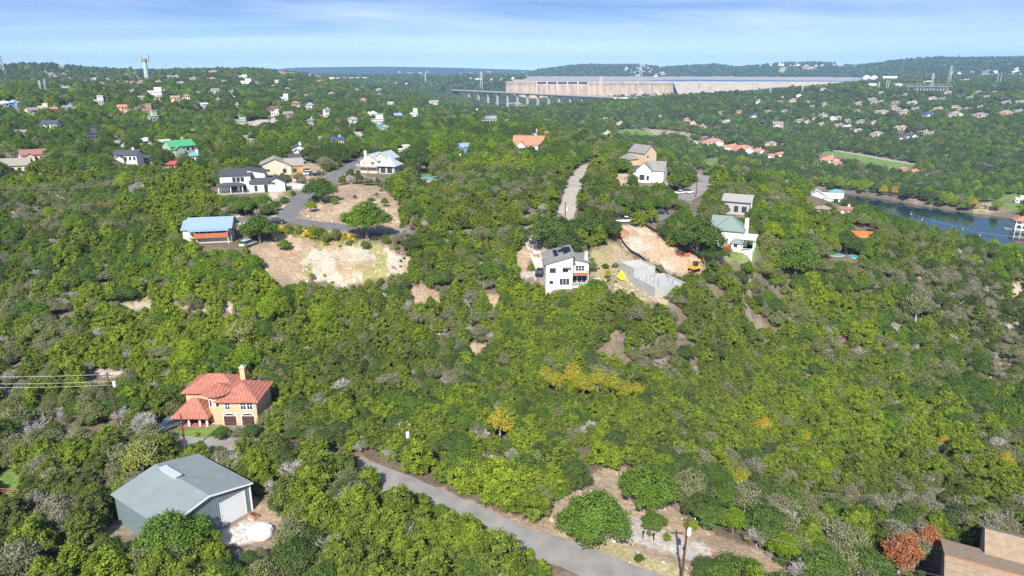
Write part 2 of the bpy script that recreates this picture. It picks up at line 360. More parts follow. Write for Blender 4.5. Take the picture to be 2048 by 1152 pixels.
def trunk_mesh(seed,h,r,spread,nb=5,name='trunk'):
    g=random.Random(seed); b=MB(); b.bar((0,0,-.6),(g.uniform(-.1,.1),g.uniform(-.1,.1),h*.35),r,r*.75,7)
    for i in range(nb):
        a=i*2*math.pi/nb+g.uniform(-.4,.4); q=(math.cos(a)*spread*.45,math.sin(a)*spread*.45,h*.6)
        b.bar((0,0,h*.3),q,r*.6,r*.35,5); b.bar(q,(math.cos(a+.3)*spread*.8,math.sin(a+.3)*spread*.8,h*.82),r*.35,r*.12,4)
        b.bar(q,(math.cos(a-.6)*spread*.5,math.sin(a-.6)*spread*.5,h*.92),r*.3,r*.1,4)
    return b.mesh(name)
def bare_mesh(seed,h,w,name='branches',depth=4,tk=.05):
    g=random.Random(seed); b=MB()
    def grow(p,d,L_,r,k):
        e=tuple(p[i]+d[i]*L_ for i in range(3)); b.bar(p,e,r,r*.65,3 if k<3 else 5)
        if k==0: return
        for i in range(g.choice([3,4,4])):
            q=[d[0]+g.gauss(0,.55),d[1]+g.gauss(0,.55),d[2]+g.gauss(.12,.4)]; n_=math.sqrt(sum(t*t for t in q)); q=[t/n_ for t in q]
            s=g.uniform(.35,1); pp=tuple(p[j]+(e[j]-p[j])*s for j in range(3)); grow(pp,q,L_*g.uniform(.62,.86),max(r*.58,.016),k-1)
    for i in range(5):
        a=i*2*math.pi/5+g.uniform(-.3,.3); t=g.uniform(.25,.75)*w/h*1.6
        d=(math.cos(a)*t,math.sin(a)*t,1.); n_=math.sqrt(sum(x*x for x in d)); grow((0,0,-.1),tuple(x/n_ for x in d),h*.36,tk,depth)
    return b.mesh(name)
TK={}  # kind -> list of (crown mesh, trunk mesh, height, radius)
def proto(kind,cm,tm,h,r): TK.setdefault(kind,[]).append((cm,tm,h,r))
for s in range(5):
    tm=trunk_mesh(20+s,4.4,.13,1.2); tm.materials.append(BARK); proto('juniper',juniper(20+s,h=4.2+.35*s,w=1.75+.12*s,n=140+8*s),tm,4.4,1.9)
for s in range(4):
    tm=trunk_mesh(40+s,5.2,.24,2.6,6); tm.materials.append(BARK); proto('oak',oak(40+s,h=5.0+.25*s,w=2.9+.2*s),tm,5.4,3.1)
for s in range(3):
    tm=trunk_mesh(60+s,4.2,.16,2.,6); tm.materials.append(TWIG); proto('grey',oak(60+s,h=4.2,w=2.2,n=105,m=GRY,per=22,ls=.19),tm,4.2,2.2)
for s in range(3):
    me=bare_mesh(80+s,3.6,2.2); me.materials.append(TWIG); proto('bare',me,None,3.8,1.9)
tm=trunk_mesh(90,4.6,.16,1.8,5); tm.materials.append(TWIG); proto('yellow',oak(90,h=4.8,w=1.9,n=100,m=YEL,ls=.2,per=22),tm,4.8,1.9)
tm=trunk_mesh(91,5,.2,2.2,5); tm.materials.append(BARK); proto('lime',oak(91,h=5.2,w=2.5,n=170,m=LIM,ls=.22),tm,5.2,2.5)
tm=trunk_mesh(92,5,.17,2.0,6); tm.materials.append(TWIG); proto('rust',oak(92,h=5.4,w=2.1,n=62,m=ORG,ls=.19,per=40),tm,5.4,2.1)
tm=trunk_mesh(93,5,.15,2.2,7); tm.materials.append(TWIG); proto('olive',oak(93,h=5.0,w=2.2,n=75,m=OLV,ls=.2,per=20),tm,5.,2.2)
KN={'olive':'leafy_tree','juniper':'juniper_tree','oak':'oak_tree','grey':'scrub_tree','bare':'bare_tree','yellow':'yellow_tree','lime':'leafy_tree','rust':'withered_tree'}
def plant(kind,x,y,s,label,group=None,rz=None,var=None,z=None,sz=None,cat='tree'):
    i=(random.randrange(len(TK[kind])) if var is None else var)%len(TK[kind]); cm,tm,h,r=TK[kind][i]
    z=float(hz(x,y)) if z is None else z
    e=empty(KN[kind],(x,y,z-.05),random.uniform(0,6.28) if rz is None else rz,label,cat,group); e.scale=(s,s,sz or s)
    c=link('branches' if kind=='bare' else 'crown',cm,None,e)
    if tm: link('trunk',tm,None,e)
    return e
# ------------------------------------------------------------ ground areas (outlines traced on the photo, laid on the terrain)
AREAS=[
('dirt',[(690,918),(735,925),(820,965),(900,1000),(1030,1050),(1120,1085),(1290,1152),(1330,1152),(1130,1075),(1030,1035),(900,985),(800,948),(720,905)]),
('dirt',[(1040,1060),(1090,1015),(1150,975),(1200,945),(1250,932),(1290,950),(1345,1010),(1390,1045),(1460,1075),(1560,1125),(1640,1152),(1250,1152),(1150,1100)]),
('gravel',[(1230,1030),(1290,1035),(1360,1075),(1420,1100),(1400,1130),(1300,1095),(1230,1060)]),
('drygrass',[(1060,1075),(1120,1060),(1240,1085),(1350,1130),(1400,1160),(1270,1160)]),
('dirt',[(1200,950),(1250,935),(1265,960),(1250,1010),(1225,1010)]),
('rock',[(605,560),(600,520),(625,490),(690,480),(760,490),(825,510),(820,545),(740,560),(690,575)]),
('dirt',[(500,500),(540,470),(600,462),(640,475),(605,520),(605,565),(540,560),(520,530)]),
('weeds',[(555,452),(640,462),(720,475),(720,488),(640,482),(560,468)]),
('dirt',[(590,440),(640,395),(690,365),(760,372),(800,400),(805,455),(790,462),(700,452),(620,442)]),
('orange',[(548,440),(560,420),(605,385),(640,360),(690,335),(700,345),(640,380),(590,415)]),
('lawn',[(512,375),(565,370),(585,380),(560,395),(545,400)]),
('orange',[(530,378),(560,376),(565,392),(545,400)]),
('concrete',[(535,372),(590,362),(625,372),(600,380),(560,375)]),
('straw',[(690,345),(712,340),(716,352),(692,360)]),
('dirt',[(570,330),(640,325),(655,345),(620,360),(575,360)]),
('dirt',[(1045,460),(1075,455),(1090,470),(1110,480),(1100,500),(1075,500),(1060,520),(1040,560),(1030,520)]),
('straw',[(1075,480),(1110,490),(1100,520),(1085,510)]),
('straw',[(1170,505),(1215,480),(1240,490),(1290,540),(1335,580),(1338,602),(1290,602),(1235,584),(1190,565)]),

('orange',[(1215,450),(1290,452),(1330,482),(1400,520),(1420,545),(1350,548),(1260,500),(1225,470)]),
('gravel',[(1232,455),(1262,458),(1262,472),(1235,470)]),
('lawn',[(1435,512),(1470,505),(1498,485),(1515,478),(1532,490),(1520,512),(1470,522)]),
('straw',[(1400,505),(1440,505),(1450,525),(1410,525)]),
('lawn',[(1228,260),(1260,257),(1330,263),(1320,272),(1290,270),(1240,268)]),
('straw',[(1280,256),(1330,260),(1395,268),(1408,276),(1380,280),(1320,272)]),
('lawn',[(1636,305),(1680,300),(1760,315),(1830,328),(1836,336),(1790,336),(1700,318)]),
('lawn',[(1404,318),(1440,312),(1445,322),(1410,328)]),
('lawn',[(1996,390),(2048,385),(2048,400),(2000,402)]),
('straw',[(1948,405),(1985,405),(1990,420),(1960,440),(1950,425)]),
('lawn',[(2000,405),(2048,405),(2048,425),(2010,418)]),
('lawn',[(-20,930),(30,940),(55,960),(50,1000),(-20,1005)]),
('lawn',[(828,341),(868,340),(870,352),(830,354)]),
('rock',[(825,362),(890,362),(900,376),(830,374)]),
('straw',[(72,344),(112,340),(110,352),(80,356)]),
('gravel',[(75,352),(105,350),(100,362),(80,360)]),
('lawn',[(345,860),(440,858),(445,872),(435,888),(335,884)]),
('concrete',[(445,1060),(500,1030),(545,1062),(530,1085),(490,1090),(450,1085)]),
('dirt',[(500,1025),(530,1000),(575,1045),(550,1070)]),
('rock',[(240,605),(400,608),(470,605),(470,622),(330,622),(240,615)]),
('rock',[(265,600),(300,590),(310,600),(270,612)]),
('dirt',[(930,690),(975,685),(980,712),(935,715)]),
('rock',[(955,590),(1000,590),(1010,615),(975,625)]),('rock',[(1040,600),(1100,595),(1105,610),(1050,618)]),
('rock',[(1300,610),(1335,605),(1340,625),(1310,630)]),
('rock',[(2000,570),(2055,560),(2055,600),(2010,600)]),('rock',[(2005,640),(2050,650),(2050,680),(2020,670)]),('rock',[(1925,660),(1945,640),(1950,665),(1930,690)]),
('rock',[(1980,735),(2020,725),(2025,745),(1990,750)]),('rock',[(1910,600),(1925,598),(1925,620),(1912,620)]),
('orange',[(1840,870),(1870,870),(1915,900),(1910,915),(1870,895)]),
('dirt',[(1395,800),(1430,800),(1435,815),(1400,815)]),('dirt',[(1555,770),(1580,762),(1580,778),(1560,780)]),('rock',[(1830,560),(1850,550),(1852,575)]),
('dirt',[(0,735),(30,730),(60,745),(20,750)]),('gravel',[(160,742),(260,738),(290,748),(200,754)]),
('dirt',[(805,590),(850,560),(880,590),(870,620),(830,612)]),('rock',[(440,440),(480,430),(500,445),(470,455)]),
('orange',[(1225,345),(1260,345),(1265,370),(1240,375)]),('straw',[(1170,322),(1215,318),(1240,325),(1200,332)]),
('gravel',[(1020,545),(1060,540),(1085,552),(1030,556)]),('orange',[(1325,350),(1345,352),(1340,375),(1328,370)]),
('straw',[(540,226),(590,232),(585,240),(545,238)]),('gravel',[(465,245),(545,235),(590,240),(500,252)]),
('gravel',[(28,228),(40,224),(44,240),(30,243)]),('straw',[(205,242),(232,242),(232,249),(208,249)]),('straw',[(150,244),(186,244),(186,251),(152,251)]),
('gravel',[(690,262),(735,262),(740,272),(700,275)]),('straw',[(1978,182),(2005,180),(1995,192),(1982,192)]),
('gravel',[(990,208),(1040,204),(1050,212),(1000,216)]),
('rock',[(1560,135),(1575,134),(1570,147),(1555,146)]),('rock',[(1600,132),(1632,134),(1630,142),(1605,140)]),
]
CI={'dirt':(.30,.22,.15),'orange':(.37,.265,.175),'rock':(.40,.34,.265),'straw':(.27,.225,.12),'lawn':(.13,.20,.045),'drygrass':(.33,.28,.15),'weeds':(.38,.30,.07),'gravel':(.40,.36,.31),'concrete':(.46,.44,.40)}
ROADS=[ # name,label,width,material,polyline
('road','grey chip-seal road crossing the foreground',5.4,'asphalt_light',[(60,868),(150,882),(330,891),(430,897),(560,905),(680,926),(830,985),(950,1037),(1040,1077),(1140,1110),(1250,1155),(1330,1185)]),
('road','two-lane asphalt road through the hillside houses',6.0,'asphalt',[(300,452),(480,438),(560,441),(640,449),(720,457),(800,465),(900,468),(1000,462),(1060,456),(1110,452),(1180,446),(1250,443),(1320,437),(1345,424)]),
('road','asphalt road climbing past the white modern house',5.4,'asphalt',[(568,440),(585,415),(620,385),(655,362),(685,342),(712,325),(735,312)]),
('road','asphalt street among the hilltop houses',6.5,'asphalt',[(715,275),(690,262),(665,252),(645,240),(632,228)]),
('lane','pale gravel lane climbing between the trees',5.2,'gravel_lane',[(1122,452),(1130,435),(1138,410),(1145,385),(1152,362),(1160,345),(1172,333),(1192,328)]),
('driveway','pale concrete driveway down to the white stepped house',3.6,'concrete_pave',[(1058,462),(1061,480),(1066,500),(1076,520),(1086,540)]),
('road','curving grey street by the parked cars',8,'asphalt_light',[(1390,342),(1404,352),(1408,365),(1398,378),(1382,390),(1360,400)]),
('lane','straight pale lane beside the polo lawn',8,'gravel_lane',[(1655,299),(1700,306),(1760,317),(1838,330)]),
]
asph=mat('asphalt',(.135,.13,.128),var=.14,scale=.5); mat('asphalt_light',(.225,.21,.195),var=.2,scale=.35); mat('gravel_lane',(.33,.30,.26),var=.15,scale=.4); mat('concrete_pave',(.46,.41,.34),var=.1,scale=.5)
def resample(px,step=2.):
    P=[G(u,v)[:2] for u,v in px]; P=[P[0]]+P+[P[-1]]; out=[]
    for i in range(1,len(P)-2):
        a,b,c,d=[np.array(q) for q in P[i-1:i+3]]; n_=max(2,int(np.linalg.norm(c-b)/step))
        for k in range(n_):
            t=k/n_; out.append(.5*((2*b)+(-a+c)*t+(2*a-5*b+4*c-d)*t*t+(-a+3*b-3*c+d)*t**3))
    out.append(np.array(P[-1])); return np.array(out)
RP=[]; ROADQ=[]
for nm,lb,wd,mt,px in ROADS:
    p=resample(px); RP.append(p)
    # smooth the ground to the road bed
    zs=hz(p[:,0],p[:,1]); ker=np.ones(9)/9; zs=np.convolve(np.pad(zs,4,'edge'),ker,'valid')
    x0,x1=p[:,0].min()-15,p[:,0].max()+15; y0,y1=p[:,1].min()-15,p[:,1].max()+15
    sel=np.nonzero((Xg>x0)&(Xg<x1)&(Yg>y0)&(Yg<y1)); X,Y=Xg[sel],Yg[sel]
    if len(X):
        best=np.full(len(X),1e9); bz=np.zeros(len(X))
        for i in range(len(p)):
            d=np.hypot(X-p[i,0],Y-p[i,1]); k=d<best; best[k]=d[k]; bz[k]=zs[i]
        k=1-sm(wd*.6+.8,wd*.6+6,best); HG[sel]=HG[sel]*(1-k)+bz*k
for _i in(1,2,4,5,6,7):
    _p=RP[_i]; _w=ROADS[_i][2]*.42; _d=np.gradient(_p,axis=0); _d/=np.linalg.norm(_d,axis=1)[:,None]; _n=np.stack([_d[:,1],-_d[:,0]],1)
    for _a in range(0,len(_p)-6,6):
        _q=[_p[_a]+_n[_a]*_w,_p[_a+6]+_n[_a+6]*_w,_p[_a+6]-_n[_a+6]*_w,_p[_a]-_n[_a]*_w]
        ROADQ.append([tuple(float(t) for t in proj(x_,y_,float(hz(x_,y_)))[:2]) for x_,y_ in _q])
def build_roads():
    for (nm,lb,wd,mt,px),p in zip(ROADS,RP):
        d=np.gradient(p,axis=0); d/=np.linalg.norm(d,axis=1)[:,None]; nr=np.stack([d[:,1],-d[:,0]],1)
        ks=np.linspace(-.5,.5,7); V=[];Fc=[]
        for i in range(len(p)):
            wob=.25*math.sin(i*.9)+.2*math.sin(i*2.3)
            for k in ks:
                q=p[i]+nr[i]*k*(wd+ (wob if abs(k)==.5 else 0)); V.append((q[0],q[1],float(hz(q[0],q[1]))+.07+.05*(1-4*k*k)))
        m_=len(ks)
        for i in range(len(p)-1):
            for j in range(m_-1): Fc.append((i*m_+j,i*m_+j+1,(i+1)*m_+j+1,(i+1)*m_+j))
        b=MB(); b.add(V,Fc); o=b.build(nm,MATS[mt]); tag(o,lb,kind='structure')
# ---- river and reservoir water
def water_mat():
    m=bpy.data.materials.new('water'); m.use_nodes=True; t=m.node_tree; b=t.nodes['Principled BSDF']
    b.inputs['Base Color'].default_value=(.012,.035,.035,1); b.inputs['Roughness'].default_value=.06; b.inputs['Specular IOR Level'].default_value=.6
    no=nn(t,'ShaderNodeTexNoise'); no.inputs['Scale'].default_value=.9; no.inputs['Detail'].default_value=3
    geo=nn(t,'ShaderNodeNewGeometry'); t.links.new(geo.outputs['Position'],no.inputs['Vector'])
    bp=nn(t,'ShaderNodeBump'); bp.inputs['Strength'].default_value=.12; bp.inputs['Distance'].default_value=.15; t.links.new(no.outputs[0],bp.inputs['Height']); t.links.new(bp.outputs[0],b.inputs['Normal'])
    return m
WM=water_mat()
def sheet(name,pts,z,m):
    me=bpy.data.meshes.new(name); me.from_pydata([(x,y,z) for x,y in pts],[],[tuple(range(len(pts)))]); return link(name,me,m)
o=sheet('river',[(-320,300),(1500,150),(1500,900),(330,2500),(-320,2500)],RIVZ,WM); tag(o,'dark green river below the wooded slope',kind='structure')
LWM=mat('lake_water',(.012,.07,.19),rough=.25,var=.1,scale=.01)
o=sheet('reservoir',[(0,2540),(1600,2540),(2300,4300),(0,4300)],18.,LWM); tag(o,'blue reservoir behind the dam',kind='structure')

def build_ground():
    nT,nR=len(TH),len(LR); V=np.stack([Xg,Yg,HG],-1).reshape(-1,3)
    V=np.concatenate([V,[[0,0,0]]])
    i,j=np.meshgrid(np.arange(nT-1),np.arange(nR-1),indexing='ij'); a=(i*nR+j).ravel(); q=np.stack([a,a+nR,a+nR+1,a+1],1)
    # closing seam and hub
    a=(nT-1)*nR+np.arange(nR-1); sq=np.stack([a,np.arange(nR-1),np.arange(nR-1)+1,a+1],1)
    q=np.concatenate([q,sq]); tri=np.array([[len(V)-1,((k+1)%nT)*nR,k*nR] for k in range(nT)])
    nq,ntr=len(q),len(tri)
    me=bpy.data.meshes.new('ground'); me.vertices.add(len(V)); me.vertices.foreach_set('co',V.ravel())
    loops=np.concatenate([q[:,::-1].ravel(),tri[:,::-1].ravel()]).astype(np.int32)
    me.loops.add(len(loops)); me.loops.foreach_set('vertex_index',loops); me.polygons.add(nq+ntr)
    ls=np.concatenate([np.arange(nq)*4,nq*4+np.arange(ntr)*3]).astype(np.int32); me.polygons.foreach_set('loop_start',ls)
    me.polygons.foreach_set('loop_total',np.concatenate([np.full(nq,4),np.full(ntr,3)]).astype(np.int32))
    # colours of the ground itself
    X,Y,Z=V[:,0],V[:,1],V[:,2]; r=np.hypot(X,Y)
    U_,V_,D_=proj(X,Y,Z); jit=np.clip(600/np.maximum(r,1),.15,6)
    U_=U_+(fbm(X,Y,4,31)-.5)*jit*9*np.clip(r/90,1,6)*.6; V_=V_+(fbm(X,Y,4,32)-.5)*jit*7*.6
    n1=fbm(X,Y,14,41)[:,None]; n2=fbm(X,Y,3,42)[:,None]
    forest=np.array([.17,.135,.095])*(.75+.5*n2)+ (n1>.62)*np.array([.09,.075,.06])
    far=np.array([.035,.058,.022])*(.7+.6*fbm(X,Y,70,43)[:,None])
    k=sm(900,1700,r)[:,None]; C=forest*.85*(1-k)+far*k
    k2=sm(2600,3600,r)[:,None]*np.ones(3); C=C*(1-k2)+np.array([.03,.055,.03])*(.6+.8*fbm(X,Y,90,44)[:,None])*k2
    front=D_>30
    for ty,poly in AREAS:
        if ty=='rock' and poly[0][1]<150: pass
        us=[p[0] for p in poly]; vs=[p[1] for p in poly]
        s=np.nonzero(front&(U_>min(us)-3)&(U_<max(us)+3)&(V_>min(vs)-3)&(V_<max(vs)+3)&(Y>0))[0]
        if not len(s): continue
        ins=inpoly(U_[s],V_[s],poly); s=s[ins]; c=np.array(CI[ty])
        v_=(.72+.56*n2[s])*np.ones(3)
        if ty in('rock','straw','dirt'):
            g=(fbm(X[s],Y[s],5,51)>.56)[:,None]; alt=np.array({'rock':(.33,.24,.15),'straw':(.30,.24,.16),'dirt':(.36,.27,.18)}[ty]); c=np.where(g,alt,c)
            if ty=='rock':
                g=(fbm(X[s],Y[s],6,52)>.66)[:,None]; c=np.where(g,np.array([.25,.23,.09]),c)
        if ty=='orange': c=np.where((fbm(X[s],Y[s],4,53)>.53)[:,None],np.array([.40,.345,.27]),c)
        if ty=='weeds': c=np.where((n2[s]>.5),np.array([.42,.29,.03]),np.array([.14,.15,.04]))
        C[s]=c*v_
    # beach ring of the low reservoir, river banks
    s=(r>2560)&(r<4000)&(Z<27.5)&(X>0); C[s]=np.array([.31,.285,.245])*(.85+.3*n1[s])
    s=(Z<RIVZ+1.2); C[s]=np.array([.12,.10,.07])
    me.update()
    ca=me.color_attributes.new('Col','FLOAT_COLOR','POINT'); ca.data.foreach_set('color',np.concatenate([C,np.ones((len(C),1))],1).astype(np.float32).ravel())
    me.validate(); me.polygons.foreach_set('use_smooth',np.ones(len(me.polygons),bool))
    m=bpy.data.materials.new('ground_soil'); m.use_nodes=True; t=m.node_tree; b=t.nodes['Principled BSDF']; b.inputs['Roughness'].default_value=.95; b.inputs['Specular IOR Level'].default_value=.15
    at=nn(t,'ShaderNodeAttribute',attribute_name='Col'); geo=nn(t,'ShaderNodeNewGeometry')
    no=nn(t,'ShaderNodeTexNoise'); no.inputs['Scale'].default_value=1.7; no.inputs['Detail'].default_value=8; no.inputs['Roughness'].default_value=.7; t.links.new(geo.outputs['Position'],no.inputs['Vector'])
    vo=nn(t,'ShaderNodeTexVoronoi'); vo.inputs['Scale'].default_value=1.1; t.links.new(geo.outputs['Position'],vo.inputs['Vector'])
    r1=nn(t,'ShaderNodeMapRange'); r1.inputs[1].default_value=.3; r1.inputs[2].default_value=.7; r1.inputs[3].default_value=.55; r1.inputs[4].default_value=1.45; t.links.new(no.outputs[0],r1.inputs[0])
    vm=nn(t,'ShaderNodeVectorMath',operation='SCALE'); t.links.new(at.outputs['Color'],vm.inputs[0]); t.links.new(r1.outputs[0],vm.inputs['Scale']); t.links.new(vm.outputs[0],b.inputs['Base Color'])
    bp=nn(t,'ShaderNodeBump'); bp.inputs['Strength'].default_value=.7; bp.inputs['Distance'].default_value=.25; t.links.new(no.outputs[0],bp.inputs['Height']); t.links.new(bp.outputs[0],b.inputs['Normal'])
    o=link('ground',me,m); tag(o,'hilly ground of brown soil, pale rock and dry grass',kind='structure')
# ------------------------------------------------------------ planting
CLEAR=[([(700,914),(800,953),(1000,1038),(1130,1090),(1290,1152),(1300,1200),(1190,1200),(1120,1132),(1040,1092),(960,1044),(880,1007),(780,967),(700,926)],None)]   # (polygon, depth or None): a tree may not stand in or rise in front of these
def near_poly(U_,V_,D_,poly,dep):
    c=np.zeros(len(U_),bool)
    us=[p[0] for p in poly]; vs=[p[1] for p in poly]
    s=np.nonzero((U_>=min(us))&(U_<=max(us))&(V_>=min(vs))&(V_<=max(vs)))[0]
    if len(s):
        k=inpoly(U_[s],V_[s],poly)
        if dep is not None: k&=D_[s]<dep
        c[s]=k
    return c
FOOT=[]    # (x,y,r) footprints kept free of stems
# trees placed one by one: (kind,u,v(base),scale,label,variant)
SPECIAL=[
('oak',446,878,.5,'small dark green shrub in front of the villa turret'),('grey',478,876,.5,'grey-green shrub in front of the left garage arch'),('oak',505,874,.55,'dark shrub covering the right garage arch'),('yellow',392,872,.28,'low yellow-flowering shrub on the lawn before the villa porch'),
('oak',1188,1082,1.35,'rounded oak clump alone on the bare dirt beside the road'),
('oak',1160,1060,.75,'smaller round oak at the left edge of the bare dirt patch'),
('oak',1292,1012,1.2,'dark oak at the far edge of the bare dirt patch'),
('oak',1306,1058,.5,'small dark bush in the middle of the bare dirt patch'),
('oak',1480,1185,1.25,'wide low oak at the bottom edge right of the utility pole'),
('oak',1420,1160,.8,'low dark shrub just right of the utility pole foot'),
('lime',1465,1068,.8,'bright lime-green bush behind the dirt bank near the utility pole'),
('lime',1382,1062,.4,'tiny bright green shrub behind the utility pole'),
('oak',345,1120,1.35,'tall olive oak in front of the metal barn'),
('olive',290,965,1.45,'pale yellow-green loose tree behind the metal barn'),
('rust',1795,1150,1.25,'rust-orange dead juniper in the bottom right corner'),
('rust',1850,1115,.95,'smaller faded rust-orange tree behind the bright dead juniper'),
('bare',290,870,1.35,'silver-grey bare tree between the utility pole and the villa'),
('bare',250,850,1.1,'silver-grey bare tree at the foot of the left utility pole'),
('bare',75,885,1.3,'silver-grey bare tree at the far left below the wires'),
('bare',685,795,1.2,'pale grey leafless tree outside the lot, right of the villa'),
('bare',280,400,1.9,'grey leafless tree on the upper left slope below the blue-fronted house'),
('bare',1990,905,1.1,'pale grey bare tree on the right-hand slope near the frame edge'),
('bare',1750,880,1.0,'pale grey bare tree in the middle of the right-hand slope'),
('bare',600,955,1.0,'grey bare shrub just right of the metal barn roof'),
('bare',560,1000,1.1,'dead brown-grey brush in the shade beside the barn'),
('yellow',1000,880,1.25,'single bright yellow tree in the middle of the green thicket'),
('lime',1062,868,.75,'yellow-green tree right of the bright yellow one'),
('rust',1093,870,.45,'small dead brown sapling among the green junipers'),
('yellow',1090,775,1.0,'leftmost golden tree of the autumn row in the draw'),('yellow',1112,790,1.1,'golden tree second from the left in the autumn row'),
('yellow',1145,775,1.15,'golden tree third from the left in the autumn row'),('yellow',1165,800,1.2,'golden tree in the middle front of the autumn row'),
('yellow',1195,790,1.2,'golden tree right of centre in the autumn row'),('yellow',1225,800,1.25,'tall golden tree near the right end of the autumn row'),
('yellow',1250,805,1.0,'golden tree second from the right in the autumn row'),('yellow',1272,800,.8,'rightmost small golden tree of the autumn row'),
('yellow',1525,880,1.05,'yellow-green autumn tree on the slope right of the lot'),('yellow',1478,985,.9,'slim yellow tree above the dirt bank'),
('yellow',1605,895,.75,'small yellow-green tree in the middle of the right slope'),('yellow',1885,900,.7,'orange-yellow shrub patch on the right slope'),
('yellow',2005,945,.9,'yellow-green tree near the right edge of the picture'),
('lime',500,745,1.2,'bright lime tree rising behind the villa chimney'),('lime',385,745,1.2,'bright lime-yellow tree behind the left side of the villa'),
('lime',545,645,1.3,'bright green tree on the slope above the villa'),('lime',655,655,1.15,'yellow-lime tree on the slope below the rocky clearing'),
('lime',650,670,.8,'small yellow-lime tree in front of the larger one below the rocky clearing'),
('olive',485,700,1.4,'loose olive-yellow tree with white limbs above the villa'),
('rust',207,432,.7,'small rust-orange tree on the far left slope'),('rust',228,418,.6,'upper small rust-orange tree on the far left slope'),('rust',305,455,.5,'tiny rust-orange tree left of the blue-roofed house'),
('oak',520,486,1.6,'large round green oak right of the blue-roofed house'),
('oak',735,475,2.1,'largest dark spreading oak beside the upper road'),
('oak',642,405,1.5,'round oak beside the climbing road below the parked cars'),
('oak',492,430,1.2,'dark oak just below the white modern house'),
('lime',622,425,.7,'small bright green shrub at the road junction'),
('oak',570,500,.6,'small dark round bush on the dirt right of the large oak'),
('lime',875,325,2.0,'big round bright green tree near the middle of the upper picture'),
('lime',875,296,1.5,'bright green tree behind the big round one'),
('oak',820,345,2.2,'large dark oak right of the grey-roofed house with chimney'),
('oak',800,380,1.3,'dark tree directly right of the stilted grey-roofed house'),
('oak',1105,500,2.0,'large dark green oak left above the white stepped house'),('oak',1130,515,1.5,'dark oak directly behind the solar roof'),
('oak',1170,478,1.6,'spreading oak at the left edge of the building plot'),('oak',1208,478,1.4,'oak standing between the blue toilet and the white stepped house'),
('grey',1178,545,.9,'pale shrub right of the white stepped house chimney'),('oak',1192,590,.8,'dark green shrub against the right side of the white stepped house'),
('oak',1395,510,1.9,'big rounded oak left of the white house with green roof'),('oak',1425,520,1.3,'low round oak beside the lawn of the white house with green roof'),
('rust',1452,515,.75,'rusty brown shrub in front of the white house with green roof'),
('oak',1590,555,2.3,'broad dark oak right of the white house lawn'),('lime',1540,485,1.3,'yellow-lime tree right behind the white house lawn'),
('oak',1690,505,1.5,'spreading oak over the small turquoise pool'),
('grey',1830,640,2.0,'large rounded grey-olive oak on the right-hand hillside'),
('rust',1345,338,1.0,'small reddish tree behind the white gabled farmhouse'),('oak',1365,385,2.0,'large oak between the farmhouse and the curving street'),
('rust',1745,308,1.8,'reddish-brown tree at the end of the pale lane'),
]
def zone(u,v):
    if v>930:
        if u<150: return 'in the bottom left corner'
        if u<260 and v<1030: return 'just left of the metal barn'
        if u<260: return 'left of the barn at the bottom edge'
        if u<480 and v>1060: return 'in front of the metal barn'
        if u<700 and v<1020: return 'right of the metal barn roof'
        if u<600: return 'around the white tarp mound by the barn'
        if u<1150 and v>905+(u-560)*.30: return ('in the left half' if u<830 else 'in the right half')+' of the grove below the road'
        if u<860: return 'behind the slim pole above the foreground road'
        if u<1110: return 'in the thicket edge above the foreground road'
        if u<1300: return 'behind the bare dirt patch'
        if u<1500: return 'just behind the bottom right utility pole'
        if u<1760: return 'left of the rust-orange tree'
        return 'behind the brown-shingled house'
    if v>780:
        if u<200: return 'left of the brown pole with pale transformer'
        if u<370: return 'between the brown utility pole and the villa'
        if u<600: return 'close around the orange villa'
        if u<830: return 'in the left third of the middle thicket'
        if u<1080: return 'around the single bright yellow tree'
        if u<1300: return 'in front of the golden autumn row'
        if u<1500: return 'right of the golden autumn row'
        if u<1750: return 'in the middle of the right-hand slope'
        return 'at the far right of the right-hand slope'
    if u<620: return 'on the slope behind the villa'
    if u<1000: return 'on the slope left of the golden autumn row'
    if u<1350: return 'on the slope behind the golden autumn row'
    return 'high on the right-hand slope'
LK={'olive':'olive tree','juniper':'bushy green juniper','oak':'rounded dark green oak','grey':'grey-green scrub tree','bare':'leafless grey shrub','lime':'bright lime-green tree','yellow':'yellow autumn tree','rust':'rust-brown dead tree'}
GK={'juniper':'junipers of the foreground woods','oak':'oaks of the foreground woods','grey':'grey-green scrub trees of the foreground woods','bare':'bare grey shrubs among the junipers','lime':'bright green trees','yellow':'yellow autumn trees','rust':'dead rust-coloured trees'}
